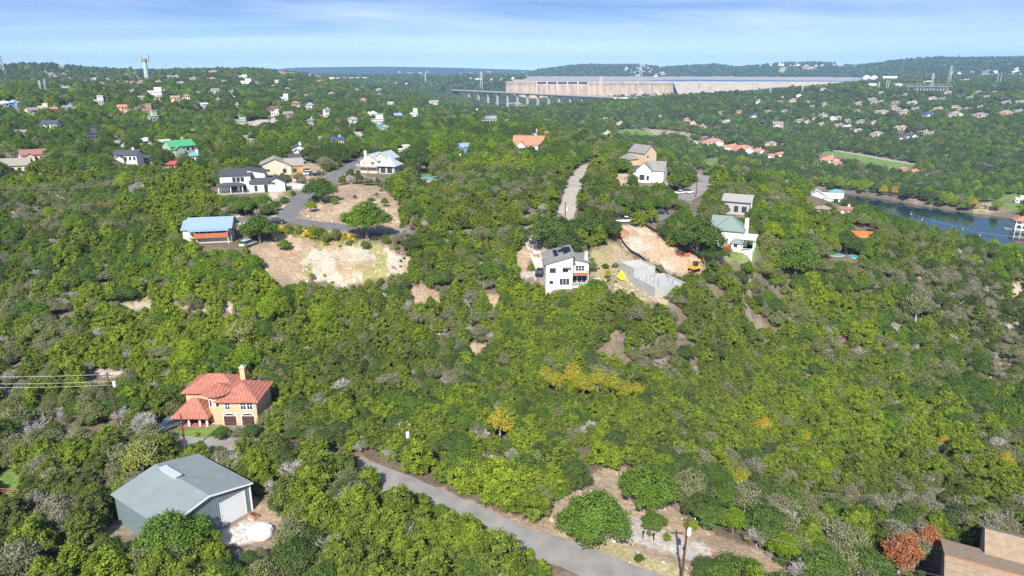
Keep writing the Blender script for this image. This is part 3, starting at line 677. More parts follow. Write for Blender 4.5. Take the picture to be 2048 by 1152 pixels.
def scatter(o,slots):
    ng=bpy.data.node_groups.new('scatter_trees','GeometryNodeTree'); ng.interface.new_socket('Geometry',in_out='INPUT',socket_type='NodeSocketGeometry'); ng.interface.new_socket('Geometry',in_out='OUTPUT',socket_type='NodeSocketGeometry')
    gi=ng.nodes.new('NodeGroupInput'); go=ng.nodes.new('NodeGroupOutput'); jn=ng.nodes.new('GeometryNodeJoinGeometry'); lk=ng.links
    def na(nm,ty): 
        q=ng.nodes.new('GeometryNodeInputNamedAttribute'); q.data_type=ty; q.inputs['Name'].default_value=nm; return q.outputs['Attribute']
    srt,siz,tur=na('sort','INT'),na('size','FLOAT_VECTOR'),na('turn','FLOAT')
    cmb=ng.nodes.new('ShaderNodeCombineXYZ'); lk.new(tur,cmb.inputs[2])
    byme={ob.data:ob for ob in bpy.data.objects if ob.type=='MESH'}
    for j,(k,i) in enumerate(slots):
        cm=TK[k][i][0]
        if cm not in byme: continue
        oi=ng.nodes.new('GeometryNodeObjectInfo'); oi.inputs['Object'].default_value=byme[cm]; oi.inputs['As Instance'].default_value=True
        cmp_=ng.nodes.new('FunctionNodeCompare'); cmp_.data_type='INT'; cmp_.operation='EQUAL'; lk.new(srt,cmp_.inputs[2]); cmp_.inputs[3].default_value=j
        ip=ng.nodes.new('GeometryNodeInstanceOnPoints'); lk.new(gi.outputs[0],ip.inputs['Points']); lk.new(cmp_.outputs[0],ip.inputs['Selection']); lk.new(oi.outputs['Geometry'],ip.inputs['Instance'])
        lk.new(cmb.outputs[0],ip.inputs['Rotation']); lk.new(siz,ip.inputs['Scale']); lk.new(ip.outputs[0],jn.inputs[0])
    lk.new(jn.outputs[0],go.inputs[0]); md=o.modifiers.new('scatter','NODES'); md.node_group=ng
def shrubs_and_rocks():
    kn=list(TK); slots=[(k,i) for k in kn for i in range(len(TK[k]))]
    P=[];K=[];S=[];RK=[]
    dens={'dirt':.035,'rock':.14,'straw':.16,'gravel':.03,'drygrass':.10,'weeds':.55,'orange':.015,'lawn':.0}
    for ty,poly in AREAS:
        if ty not in dens or poly[0][1]<200: continue
        W=np.array([G(*p)[:2] for p in poly]); x0,y0=W.min(0);x1,y1=W.max(0); n=int((x1-x0)*(y1-y0)*dens[ty]); n=min(n,900)
        if n<1: continue
        x=rng.uniform(x0,x1,n);y=rng.uniform(y0,y1,n);z=hz(x,y);u,v,d=proj(x,y,z); k=inpoly(u,v,poly)
        for f in FOOT: k&=np.hypot(x-f[0],y-f[1])>f[2]
        if ty!='weeds': k&=fbm(x,y,8,67,2)>.52
        for p,(nm,lb,wd,mt,px) in zip(RP,ROADS): k&=distpl(x,y,[tuple(a) for a in p[::3]]+[tuple(p[-1])])>wd*.5+.2
        x,y,z=x[k],y[k],z[k]
        for a,b,c in zip(x,y,z):
            P.append((a,b,c-.05)); kd=random.choice(['grey','grey','juniper','oak','bare','yellow'] if ty in('rock','straw') else ['grey','juniper','bare','oak'])
            if ty=='weeds': kd=random.choice(['yellow','yellow','lime','grey'])
            ids=[j for j,(q,w_) in enumerate(slots) if q==kd]; K.append(random.choice(ids)); S.append(random.choice((.12,.16,.2,.28,.4)) if ty!='weeds' else .28)
        if ty in('rock','dirt','gravel','straw'):
            n2=min(int(n*4),2500); x=rng.uniform(x0,x1,n2);y=rng.uniform(y0,y1,n2);z=hz(x,y);u,v,d=proj(x,y,z); k=inpoly(u,v,poly)&(fbm(x,y,6,66)>.46)
            for p,(nm,lb,wd,mt,px) in zip(RP,ROADS): k&=distpl(x,y,[tuple(a) for a in p[::3]]+[tuple(p[-1])])>wd*.5+.2
            RK+= list(zip(x[k],y[k],z[k]))
    me=bpy.data.meshes.new('dry_brush'); me.vertices.add(len(P)); me.vertices.foreach_set('co',np.array(P,float).ravel())
    a=me.attributes.new('sort','INT','POINT'); a.data.foreach_set('value',np.array(K,np.int32)); a=me.attributes.new('size','FLOAT_VECTOR','POINT'); a.data.foreach_set('vector',(np.array(S)[:,None]*rng.uniform(.7,1.4,(len(S),3))).astype(np.float32).ravel())
    a=me.attributes.new('turn','FLOAT','POINT'); a.data.foreach_set('value',rng.uniform(0,6.28,len(S)).astype(np.float32))
    o=link('dry_brush',me); scatter(o,slots); tag(o,'low dry brush and weeds dotted over the bare ground',kind='stuff')
    b=MB()
    for (x,y,z) in RK:
        s=random.choice((.08,.12,.16,.22,.35)); v=[]
        for dx_,dy_,dz_ in((-1,-1,-.4),(1,-1,-.4),(1,1,-.4),(-1,1,-.4),(-.6,-.7,.5),(.7,-.5,.6),(.6,.7,.45),(-.7,.5,.55)): v.append((x+s*(dx_+random.uniform(-.4,.4)),y+s*(dy_+random.uniform(-.4,.4)),z+s*(dz_+random.uniform(-.2,.3))))
        b.add(v,[(0,3,2,1),(4,5,6,7),(0,1,5,4),(1,2,6,5),(2,3,7,6),(3,0,4,7)])
    o=b.build('loose_rocks',mat('limestone_rubble',(.42,.37,.30),var=.25,scale=.4)); tag(o,'loose pale limestone rubble on the cleared ground',kind='stuff')
def build_trees():
    first={}
    for k,u,v,s,lb in SPECIAL:
        x,y,z=G(u,v); plant(k,x,y,s,lb,sz=s*(.62 if 'low' in lb.split() else .9 if k=='oak' else 1)); FOOT.append((x,y,1.6*s))
    # candidates on jittered grids, coarser with distance
    parts=[]
    for r0,r1,sp,sc0 in((36,98,2.9,1.05),(98,140,2.2,.84),(140,200,2.25,.82),(200,300,2.7,.92),(300,620,4.1,1.2),(620,1500,6.6,1.5),(1500,3000,11,1.9),(3000,5200,21,2.6)):
        xm=r1*math.sin(R(47)); gx=np.arange(-xm,xm,sp); gy=np.arange(0,r1,sp); A,B=np.meshgrid(gx,gy); A=A.ravel();B=B.ravel()
        A=A+rng.uniform(-.48,.48,len(A))*sp; B=B+rng.uniform(-.48,.48,len(B))*sp; rr_=np.hypot(A,B); t=np.abs(np.arctan2(A,B))
        k=(rr_>=r0)&(rr_<r1)&(t<np.where(rr_<130,R(48),np.where(rr_<1500,R(46),R(41)))); parts.append(np.stack([A[k],B[k],np.full(k.sum(),sc0)],1))
    xm=300*math.sin(R(46)); gx=np.arange(-xm,xm,2.0); A,B=np.meshgrid(gx,np.arange(30,300,2.0)); A=A.ravel();B=B.ravel(); A=A+rng.uniform(-.9,.9,len(A)); B=B+rng.uniform(-.9,.9,len(B)); rr_=np.hypot(A,B); k=(rr_>36)&(rr_<300)&(np.abs(np.arctan2(A,B))<np.where(rr_<130,R(46),R(40))); parts.append(np.stack([A[k],B[k],np.full(k.sum(),.46)],1))
    A=rng.uniform(0,75,2600); B=rng.uniform(118,165,2600); parts.append(np.stack([A,B,np.full(2600,.62)],1))
    C=np.concatenate(parts); x,y,s0=C.T; z=hz(x,y); r=np.hypot(x,y)
    s=s0*rng.uniform(.68,1.22,len(x))*(1+.22*(fbm(x,y,30,71)-.5)*2)
    u,v,d=proj(x,y,z)
    s=np.where((v>980)&(u<1150),s*1.12,s)
    keep=(z>RIVZ+.9)&~((r>2540)&(r<4100)&(z<27)&(x>0))
    # natural gaps
    gap=fbm(x,y,7,81,3); thr=np.where(r<300,.74,.78); thr=np.where((x>60)&(r>150)&(r<330),.70,thr); keep&=gap<thr
    keep&=distpl(x,y,RIV)>56
    for p,(nm,lb,wd,mt,px) in zip(RP,ROADS):
        q=distpl(x,y,[tuple(a) for a in p[::3]]+[tuple(p[-1])]); near=(px[0]==(60,868)) & (v>np.interp(u,[a[0] for a in px],[a[1] for a in px])) & (u<1110); keep&=q>np.where(near,wd*.5-1.2,wd*.5+.9+.6*s)
        s=np.where(near&(q<9)&(u<700),s*1.3,s)
    for fx,fy,fr in FOOT: keep&=np.hypot(x-fx,y-fy)>fr+.9*s
    C2=np.nonzero(keep)[0]; x,y,z,s,r,u,v=[a[C2] for a in(x,y,z,s,r,u,v)]
    pr=1.75*s; ok=np.ones(len(x),bool); pts=[]
    for dx_,hz_ in((0,.1),(0,.55),(0,.97),(-.8,.5),(.8,.5),(-.5,.85),(.5,.85)):
        pts.append(proj(x+dx_*pr,y,z+hz_*4.4*s))
    for poly,dep in CLEAR:
        for i,(a,b,c) in enumerate(pts):
            if dep is None and i in(3,4): continue
            ok&=~near_poly(a,b,c,poly,dep)
    for poly in ROADQ:
        if max(p[1] for p in poly)>262 and not(815<poly[0][0]<1045 and poly[0][1]>440):
            for i,(a,b,c) in enumerate(pts):
                if i in(1,2,5,6): ok&=~near_poly(a,b,c,poly,None)
    for ty,poly in AREAS:
        if ty in('weeds',) : continue
        aa=abs(sum(p[0]*q[1]-q[0]*p[1] for p,q in zip(poly,poly[1:]+poly[:1])))/2
        for i,(a,b,c) in enumerate(pts):
            if i==0 or (i in(1,2) and (aa>2600 or ty in('lawn','gravel','concrete','orange'))): ok&=~near_poly(a,b,c,poly,None)
    x,y,z,s,r,u,v=[a[ok] for a in(x,y,z,s,r,u,v)]
    # species
    n=len(x); q=rng.uniform(0,1,n); f1=fbm(x,y,45,91,3); f2=fbm(x,y,24,92,3)
    kind=np.full(n,'juniper',dtype='<U8')
    fill=s<.62
    oakp=np.where(r<170,.07,np.where(r<300,.18,.58)); oakp=oakp+np.where(f1>.56,.2,0.)
    greyp=np.where((u>1300)&(r<420),.20,np.where(r<300,.13,.17))+np.where(f2>.56,.28,0)*(r<420); greyp=np.where((u<240)&(v<780)&(r<330),greyp+.1,greyp)
    greyp=np.where((v>790)&(u>640)&(u<1340),.07,greyp)
    barep=np.where(r<400,.085,.02)+np.where(f2>.62,.05,0)
    limep=np.where(r>250,.015,.004)
    kind=np.where(q<oakp,'oak',kind); kind=np.where((q>=oakp)&(q<oakp+greyp),'grey',kind)
    kind=np.where((q>=oakp+greyp)&(q<oakp+greyp+barep),'bare',kind); kind=np.where((q>=oakp+greyp+barep)&(q<oakp+greyp+barep+limep),'lime',kind)
    kind=np.where((np.abs(distpl(x,y,RIV)-68)<14)&(r<700)&(rng.uniform(0,1,n)<.6),np.where(rng.uniform(0,1,n)<.85,'lime','yellow'),kind)
    s=np.where(kind=='oak',s*.82,s); s=np.where((kind=='bare'),s*.95,s)
    fx=u; inview=(u>-60)&(u<2108)&(v<1240)
    order=np.argsort(-s/r); lim={'juniper':300,'oak':130,'grey':130,'bare':75,'lime':12,'yellow':6,'rust':0}; cnt={}; used=np.zeros(n,bool)
    for i in order:
        k=kind[i]
        if not inview[i] or r[i]>240 or cnt.get(k,0)>=lim[k]: continue
        cnt[k]=cnt.get(k,0)+1; used[i]=True
        plant(str(k),float(x[i]),float(y[i]),float(s[i]),('large ' if s[i]>1.12 else 'small ' if s[i]<.84 else '')+LK[k]+' '+zone(u[i],v[i]),GK[k])
    rest=~used
    # everything farther: one wood
    me=bpy.data.meshes.new('woodland'); X=np.stack([x,y,z-.1],-1)[rest]; me.vertices.add(len(X)); me.vertices.foreach_set('co',X.ravel())
    kn=list(TK); slots=[(k,i) for k in kn for i in range(len(TK[k]))]; ids={k:[j for j,(a,b) in enumerate(slots) if a==k] for k in kn}
    kk=kind[rest]; num=np.array([ids[a][rng.integers(len(ids[a]))] for a in kk],np.int32)
    a=me.attributes.new('sort','INT','POINT'); a.data.foreach_set('value',num)
    sv=s[rest][:,None]*rng.uniform(.8,1.25,(int(rest.sum()),3)); a=me.attributes.new('size','FLOAT_VECTOR','POINT'); a.data.foreach_set('vector',sv.astype(np.float32).ravel())
    a=me.attributes.new('turn','FLOAT','POINT'); a.data.foreach_set('value',rng.uniform(0,6.28,rest.sum()).astype(np.float32))
    o=link('woodland',me); scatter(o,slots); tag(o,'dense mixed juniper and oak woodland covering the hills',kind='stuff')
    print('trees individual',cnt,'wood',int(rest.sum()))
# ------------------------------------------------------------ building kit
W_={'white':mat('white_siding',(.64,.63,.60),var=.05,scale=.6,bump=.15),'cream':mat('cream_stucco',(.52,.44,.33),var=.09,scale=.5,bump=.15),
'tan':mat('tan_stone',(.44,.34,.23),var=.18,scale=1.5,bump=.3),'peach':mat('peach_stucco',(.58,.37,.22),var=.07,scale=.5,bump=.15),
'grey':mat('grey_siding',(.36,.36,.35),var=.06),'sage':mat('sage_siding',(.30,.38,.29),var=.06),'blue':mat('blue_siding',(.16,.25,.38),var=.06),
'brown':mat('brown_siding',(.26,.17,.11),var=.12),'pink':mat('pinkish_brick',(.42,.26,.20),var=.15,scale=2),'dark':mat('dark_siding',(.08,.08,.08),var=.1),
'steel':mat('ribbed_steel',(.17,.22,.24),var=.05,rough=.5),'block':mat('concrete_block',(.36,.36,.34),var=.14,scale=1.2,kind='block',ws=.8,wd=.85,bump=.2),
'stone':mat('pale_limestone',(.52,.45,.34),var=.2,scale=1.2,bump=.4),'orange':mat('orange_wall',(.42,.21,.11),var=.1)}
R_={'grey':mat('grey_shingle',(.21,.20,.185),var=.16,scale=1.2,kind='shingle',ws=1.6,wd=.85),'tan':mat('tan_shingle',(.25,.228,.20),var=.14,scale=1.2,kind='shingle',ws=1.6,wd=.85),
'brown':mat('brown_shingle',(.275,.20,.135),var=.16,scale=1.5,kind='shingle',ws=1.9,wd=.8),'red':mat('terracotta_tile',(.37,.135,.09),var=.22,scale=1.4,kind='tile',ws=.55,wd=.55,bump=.8),
'dark':mat('charcoal_shingle',(.055,.060,.07),var=.16,kind='shingle',ws=1.6,wd=.85),'metal':mat('blue_grey_metal',(.26,.36,.47),rough=.45,var=.05,kind='seam',ws=.35,wd=.8,metal=.2),
'zinc':mat('pale_grey_metal',(.40,.44,.46),rough=.5,var=.06,kind='seam',ws=.4,wd=.85),'green':mat('green_metal',(.07,.30,.13),rough=.5,var=.06,kind='seam',ws=.4,wd=.85),
'teal':mat('teal_metal',(.12,.29,.27),rough=.5,var=.1,kind='seam',ws=.4,wd=.85),'sage':mat('grey_green_shingle',(.155,.215,.19),var=.12,kind='shingle',ws=1.6,wd=.85),
'scarlet':mat('bright_red_metal',(.42,.06,.05),rough=.5,var=.06,kind='seam',ws=.4,wd=.85),'white':mat('white_membrane',(.66,.66,.62),var=.08),
'barn':mat('barn_roof_metal',(.205,.235,.23),rough=.55,var=.07,scale=.5,kind='seam',axis='X',ws=.42,wd=.93),'russet':mat('rust_red_metal',(.27,.13,.10),rough=.6,var=.15,kind='seam',ws=.4,wd=.8),
'orange':mat('orange_tile',(.42,.185,.115),var=.18,kind='tile',ws=.5,wd=.6),'navy':mat('navy_metal',(.045,.07,.16),rough=.35,var=.08,kind='seam',ws=.35,wd=.8)}
TRIM=mat('white_trim',(.78,.77,.74),var=.03); DTRIM=mat('dark_frame',(.03,.03,.035),var=.1); GL=glass()
WOOD=mat('redwood_deck',(.38,.13,.06),var=.2,kind='board',axis='Z',ws=1.2); WOODG=mat('weathered_wood',(.24,.2,.165),var=.2); CONC=mat('smooth_concrete',(.42,.41,.38),var=.1,bump=.2); SOLAR=mat('solar_cells',(.012,.018,.05),rough=.15,var=.1)
BLK=mat('black_plastic',(.015,.015,.017),rough=.5,var=.2); STEEL=mat('galvanised_steel',(.42,.43,.43),rough=.45,var=.1,metal=.3)
POLEM=mat('creosote_pole',(.10,.045,.03),var=.3,scale=2)
class House:
    def __init__(s,x,y,z,rz,label,cat='house',name='house',group=None,padr=None):
        s.e=empty(name,(x,y,z),rz,label,cat,group); s.z=z
    def wing(s,x,y,w_,d,h,roof,wm,rm,rise=1.6,ov=.45,z0=0,base=3.,wall=True):
        """walls + roof; x,y centre; roof: gx gy hip flat sx- sx+ sy- (low side) pyr"""
        X0,X1,Y0,Y1=x-w_/2,x+w_/2,y-d/2,y+d/2; zb=z0-base; zt=z0+h; b=MB()
        if roof=='gx': b.add([(X0,Y0,zb),(X0,Y1,zb),(X0,Y1,zt),(X0,y,zt+rise),(X0,Y0,zt),(X1,Y0,zb),(X1,Y1,zb),(X1,Y1,zt),(X1,y,zt+rise),(X1,Y0,zt)],
            [(0,4,3,2,1),(5,6,7,8,9),(0,5,9,4),(1,2,7,6),(4,9,8,3),(2,3,8,7),(0,1,6,5)])
        elif roof=='gy': b.add([(X0,Y0,zb),(X1,Y0,zb),(X1,Y0,zt),(x,Y0,zt+rise),(X0,Y0,zt),(X0,Y1,zb),(X1,Y1,zb),(X1,Y1,zt),(x,Y1,zt+rise),(X0,Y1,zt)],
            [(0,1,2,3,4),(5,9,8,7,6),(0,5,6,1),(1,6,7,2),(0,4,9,5),(2,7,8,3),(3,8,9,4)])
        elif roof in('sx-','sx+'):
            a,c=(0,rise) if roof=='sx-' else (rise,0)
            b.add([(X0,Y0,zb),(X1,Y0,zb),(X1,Y0,zt+c),(X0,Y0,zt+a),(X0,Y1,zb),(X1,Y1,zb),(X1,Y1,zt+c),(X0,Y1,zt+a)],[(0,1,2,3),(4,7,6,5),(1,5,6,2),(0,3,7,4),(3,2,6,7),(0,4,5,1)])
        elif roof=='sy-':
            b.add([(X0,Y0,zb),(X1,Y0,zb),(X1,Y0,zt),(X0,Y0,zt),(X0,Y1,zb),(X1,Y1,zb),(X1,Y1,zt+rise),(X0,Y1,zt+rise)],[(0,1,2,3),(4,7,6,5),(1,5,6,2),(0,3,7,4),(3,2,6,7),(0,4,5,1)])
        else: b.box(X0,Y0,zb,X1,Y1,zt)
        if wall: b.build('wall',wm,s.e)
        r=MB(); o=ov; t=.16; e0=.06
        def slab(pts):   # roof planes with thickness
            n_=len(pts); r.add([(p[0],p[1],p[2]+e0) for p in pts]+[(p[0],p[1],p[2]+e0+t) for p in pts],[tuple(range(n_-1,-1,-1)),tuple(range(n_,2*n_))]+[(i,(i+1)%n_,n_+(i+1)%n_,n_+i) for i in range(n_)])
        if roof=='gx':
            k=rise/(d/2)*o; slab([(X0-o,Y0-o,zt-k),(X1+o,Y0-o,zt-k),(X1+o,y,zt+rise),(X0-o,y,zt+rise)]); slab([(X1+o,Y1+o,zt-k),(X0-o,Y1+o,zt-k),(X0-o,y+.004,zt+rise+.01),(X1+o,y+.004,zt+rise+.01)])
        elif roof=='gy':
            k=rise/(w_/2)*o; slab([(X0-o,Y1+o,zt-k),(X0-o,Y0-o,zt-k),(x,Y0-o,zt+rise),(x,Y1+o,zt+rise)]); slab([(X1+o,Y0-o,zt-k),(X1+o,Y1+o,zt-k),(x+.004,Y1+o,zt+rise+.01),(x+.004,Y0-o,zt+rise+.01)])
        elif roof in('hip','pyr'):
            m_=min(w_,d)/2; k=rise/m_*o; lx=max(w_/2-m_,.02); ly=max(d/2-m_,.02); zl=zt-k; zr=zt+rise
            if w_>=d: q=[(x-lx,y,zr),(x+lx,y,zr)]
            else: q=[(x,y-ly,zr),(x,y+ly,zr)]
            P=[(X0-o,Y0-o,zl),(X1+o,Y0-o,zl),(X1+o,Y1+o,zl),(X0-o,Y1+o,zl)]
            vs=[(a[0],a[1],a[2]) for a in P]+[(a[0],a[1],a[2]+t) for a in P]+[(a[0],a[1],a[2]+t) for a in q]
            fs=[(3,2,1,0),(0,1,5,4),(1,2,6,5),(2,3,7,6),(3,0,4,7)]
            fs+= [(4,5,9,8),(5,6,9),(6,7,8,9),(7,4,8)] if w_>=d else [(4,5,8),(5,6,9,8),(6,7,9),(7,4,8,9)]
            r.add(vs,fs)
        elif roof=='flat': r.box(X0-o,Y0-o,zt,X1+o,Y1+o,zt+.25)
        elif roof=='sx-': slab([(X0-o,Y0-o,zt-rise/w_*o),(X1+o,Y0-o,zt+rise+rise/w_*o),(X1+o,Y1+o,zt+rise+rise/w_*o),(X0-o,Y1+o,zt-rise/w_*o)])
        elif roof=='sx+': slab([(X0-o,Y0-o,zt+rise+rise/w_*o),(X1+o,Y0-o,zt-rise/w_*o),(X1+o,Y1+o,zt-rise/w_*o),(X0-o,Y1+o,zt+rise+rise/w_*o)])
        elif roof=='sy-': slab([(X0-o,Y0-o,zt-rise/d*o),(X1+o,Y0-o,zt-rise/d*o),(X1+o,Y1+o,zt+rise+rise/d*o),(X0-o,Y1+o,zt+rise+rise/d*o)])
        if rm: r.build('roof',rm,s.e)
        return (X0,X1,Y0,Y1,z0)
    def win(s,wg,face,p,z,w_,h,trim=TRIM,name='window',gm=None,bars=1,arch=False):
        X0,X1,Y0,Y1,z0=wg; z=z+z0; cx_=(X0+X1)/2; cy_=(Y0+Y1)/2; t=.09; f=MB(); g=MB()
        def put(b,a0,b0,a1,b1,d0,d1):
            if face=='f': b.box(cx_+p+a0,Y0-d1,z+b0,cx_+p+a1,Y0-d0,z+b1)
            elif face=='r': b.box(X1+d0,cy_+p+a0,z+b0,X1+d1,cy_+p+a1,z+b1)
            elif face=='l': b.box(X0-d1,cy_+p+a0,z+b0,X0-d0,cy_+p+a1,z+b1)
        put(f,-w_/2-t,-t,-w_/2,h+t,-.02,.06); put(f,w_/2,-t,w_/2+t,h+t,-.02,.06); put(f,-w_/2,-t,w_/2,0,-.02,.06); put(f,-w_/2,h,w_/2,h+t,-.02,.06)
        for i in range(1,bars): a=-w_/2+w_*i/bars; put(f,a-.035,0,a+.035,h,-.02,.045)
        if h>1.0 and name=='window': put(f,-w_/2,h*.5-.03,w_/2,h*.5+.03,-.02,.043)
        fo=f.build(name,trim,s.e)
        put(g,-w_/2,0,w_/2,h,-.02,.025); g.build('pane' if name=='window' else 'panel',gm or GL,fo); return fo
    def chimney(s,x,y,w_,z0,z1,m,cap=CONC):
        b=MB(); b.box(x-w_/2,y-w_/2,z0,x+w_/2,y+w_/2,z1); c=b.build('chimney',m,s.e)
        b=MB(); b.box(x-w_/2-.1,y-w_/2-.1,z1+.003,x+w_/2+.1,y+w_/2+.1,z1+.18); b.box(x-.2,y-.2,z1+.18,x+.2,y+.2,z1+.45); b.build('cap',cap,c)
    def post(s,x,y,z0,z1,r,m=TRIM,name='column'):
        b=MB(); b.bar((x,y,z0),(x,y,z1),r,n=10); b.build(name,m,s.e)
    def deck(s,x0,y0,x1,y1,z,m=WOODG,rail=TRIM,name='deck',h=1.0,sides='flr',solid=False):
        b=MB(); b.box(x0,y0,z-.25,x1,y1,z); dk=b.build(name,m,s.e); b=MB()
        segs=[]
        if 'f' in sides: segs.append(((x0,y0),(x1,y0)))
        if 'l' in sides: segs.append(((x0,y0),(x0,y1)))
        if 'r' in sides: segs.append(((x1,y0),(x1,y1)))
        for (a,c) in segs:
            L_=math.hypot(c[0]-a[0],c[1]-a[1]); n_=max(1,int(L_/.5))
            b.bar((*a,z+h),(*c,z+h),.05,n=4); b.bar((*a,z+h*.55),(*c,z+h*.55),.03,n=4)
            for i in range(n_+1): k=i/n_; q=(a[0]+(c[0]-a[0])*k,a[1]+(c[1]-a[1])*k); b.bar((*q,z),(*q,z+h),.035,n=4)
            if solid:
                if a[1]==c[1]: b.box(min(a[0],c[0]),a[1]-.03,z-.25,max(a[0],c[0]),a[1]+.03,z+h)
                else: b.box(a[0]-.03,min(a[1],c[1]),z-.25,a[0]+.03,max(a[1],c[1]),z+h)
        if segs: b.build('railing',rail,dk)
    def box(s,name,m,*bx):
        b=MB()
        for q in bx: b.box(*q)
        return b.build(name,m,s.e)
def clr(*pts,dep=None): CLEAR.append((list(pts),dep))
def rect(u0,v0,u1,v1,dep): CLEAR.append(([(u0,v0),(u1,v0),(u1,v1),(u0,v1)],dep))
# ---- metal barn
z=pad(-45.9,84.2,9,0.1)
H=House(-45.87,84.18,z,R(-35.2),'grey metal barn with ribbed dark walls and white roll-up door','barn','metal_barn')
H.e.scale=(.99,.95,1); H.e.location=(-45.7,84.42,z)
g=H.wing(0,0,12.8,13,4.4,'gx',W_['steel'],R_['barn'],rise=1.35,ov=.35)
b=MB()
for i in range(43):
    y=-6.4+i*.305
    if not(1.45<y<5.65): b.box(6.4,y-.035,-1,6.45,y+.035,4.35+1.35*(1-abs(y)/6.5))
    else: b.box(6.4,y-.035,3.85,6.45,y+.035,4.35+1.35*(1-abs(y)/6.5))
for i in range(42): b.box(-6.3+i*.305-.035,-6.55,-1,-6.3+i*.305+.035,-6.5,4.3)
b.build('wall_ribs',W_['steel'],H.e)
H.win(g,'r',3.55,.0,3.9,3.65,name='garage_door',gm=mat('white_rollup_door',(.74,.76,.78),var=.03,kind='board',axis='Z',ws=.7,wd=.9))
H.box('corner_trim',TRIM,(6.38,6.36,-1,6.52,6.56,4.3)); H.box('corner_trim',TRIM,(6.38,-6.56,-1,6.52,-6.36,4.3))
b=MB(); b.add([(6.78,-6.86,4.28),(6.84,-6.86,4.28),(6.84,0,5.7),(6.78,0,5.7),(6.78,-6.86,4.5),(6.84,-6.86,4.5),(6.84,0,5.93),(6.78,0,5.93)],[(0,3,2,1),(4,5,6,7),(0,1,5,4),(1,2,6,5),(2,3,7,6),(3,0,4,7)])
b.add([(6.78,6.86,4.28),(6.84,6.86,4.28),(6.84,0,5.7),(6.78,0,5.7),(6.78,6.86,4.5),(6.84,6.86,4.5),(6.84,0,5.93),(6.78,0,5.93)],[(0,1,2,3),(4,7,6,5),(0,4,5,1),(1,5,6,2),(2,6,7,3),(3,7,4,0)]); b.build('rake_trim',TRIM,H.e)
H.box('ridge_vent',R_['zinc'],(-4.6,-.42,5.7,-.6,.42,6.25)); H.box('vent_cap',R_['zinc'],(-4.75,-.55,6.253,-.45,.55,6.33))
clr((300,1050),(232,985),(396,903),(505,958),(515,1030),(560,1062),(545,1095),(452,1088),(440,1066),(405,1010),(370,1000),dep=101)
FOOT.append((-45.9,84.2,8.6)); FOOT.append((-36,80,3))
x,y,z=G(521,1068); e=empty('covered_mound',(x,y,z),.3,'round white tarp-covered spa on the concrete beside the metal barn','tarp')
b=MB(); n_=28; prof=[(1.75,0),(1.72,.45),(1.5,.85),(.9,1.12),(.25,1.2),(.01,1.2)]; b.lathe(prof,n_); 
b.v=[(p[0]*(1+.05*math.sin(7*math.atan2(p[1],p[0]))),p[1]*(1+.06*math.cos(5*math.atan2(p[1],p[0]))),p[2]) for p in b.v]; b.build('cover',mat('white_tarp',(.72,.75,.78),var=.06,bump=.5),e)
b=MB(); b.lathe([(1.85,-.3),(1.85,.12)],28); b.build('rim',mat('brick_edge',(.35,.18,.12)),e); FOOT.append((x,y,2))
x,y,z=G(508,1034); e=empty('planter_box',(x,y,z),R(-35),'small terracotta planter at the barn door corner','planter')
b=MB(); b.box(-.7,-.4,-.2,.7,.4,.45); b.build('pot',mat('terracotta_pot',(.42,.17,.1)),e); b=MB(); b.box(-.6,-.3,.453,.6,.3,.5); b.build('soil',mat('potting_soil',(.07,.05,.03)),e)
# ---- orange villa
z=pad(-51,114,8,1.0)
H=House(-51.,112.,z,0,'orange stucco villa with red tile roof and round turret','house','stucco_villa')
ST=W_['peach']; RT=R_['red']
g1=H.wing(3.9,.9,6.7,7.6,4.85,'hip',ST,RT,rise=1.75,ov=.65)           # front right block
g2=H.wing(-2.4,4.0,9.4,6.6,4.9,'hip',ST,RT,rise=1.8,ov=.65)
b=MB(); b.lathe([(1.75,-2),(1.75,5.75)],28,(-.35,-.95)); b.build('turret',ST,H.e)
b=MB(); b.lathe([(2.75,5.6),(2.75,5.77),(1.3,6.5),(.06,7.1)],40,(-.35,-.95)); 
rf=b.build('turret_roof',RT,H.e); b=MB()
for i in range(24):
    a=2*math.pi*i/24; b.bar((-.35+2.75*math.cos(a),-.95+2.75*math.sin(a),5.8),(-.35,-.95,7.15),.11,.05,5)
b.build('ridge_tiles',RT,rf)
H.e.scale=(.95,.95,1)
g3=H.wing(-4.6,-1.1,5.6,4.8,2.35,'hip',ST,RT,rise=1.9,ov=.75,wall=False)
for px_ in(-7.1,-5.2,-3.2,-1.9): H.post(px_,-3.35,-.2,2.4,.2,TRIM)
H.box('porch_wall',ST,(-7.3,1.0,-1,-2,1.2,2.5)); H.box('porch_floor',mat('red_pavers',(.33,.12,.08),var=.2),(-7.5,-3.7,-1,-1.6,1.0,.08))
H.win(g1,'f',-1.9,3.0,.85,1.35,bars=2); H.win(g1,'f',.95,3.0,.95,1.45,bars=2); H.win(g1,'f',2.15,3.0,.95,1.45,bars=2)
for q in(-1.7,1.6):
    H.win(g1,'f',q,0,2.3,1.75,name='garage_door',gm=mat('dark_wood_door',(.07,.03,.025),var=.2,kind='board',axis='Z',ws=.8))
    b=MB(); cx0=3.9+q
    for i in range(12):
        a0,a1=math.pi*i/12,math.pi*(i+1)/12; b.bar((cx0+1.24*math.cos(a0),-2.96,1.75+.55*math.sin(a0)),(cx0+1.24*math.cos(a1),-2.96,1.75+.55*math.sin(a1)),.09,n=4)
    b.build('door_arch',TRIM,H.e)
    b=MB(); b.prism([(cx0+1.2*math.cos(math.pi*i/10),-2.93+0) for i in range(0)] or [(cx0-1.2,-2.925),(cx0+1.2,-2.925),(cx0+1.2,-2.9),(cx0-1.2,-2.9)],1.75,2.15); b.build('arch_panel',MATS['dark_wood_door'],H.e)
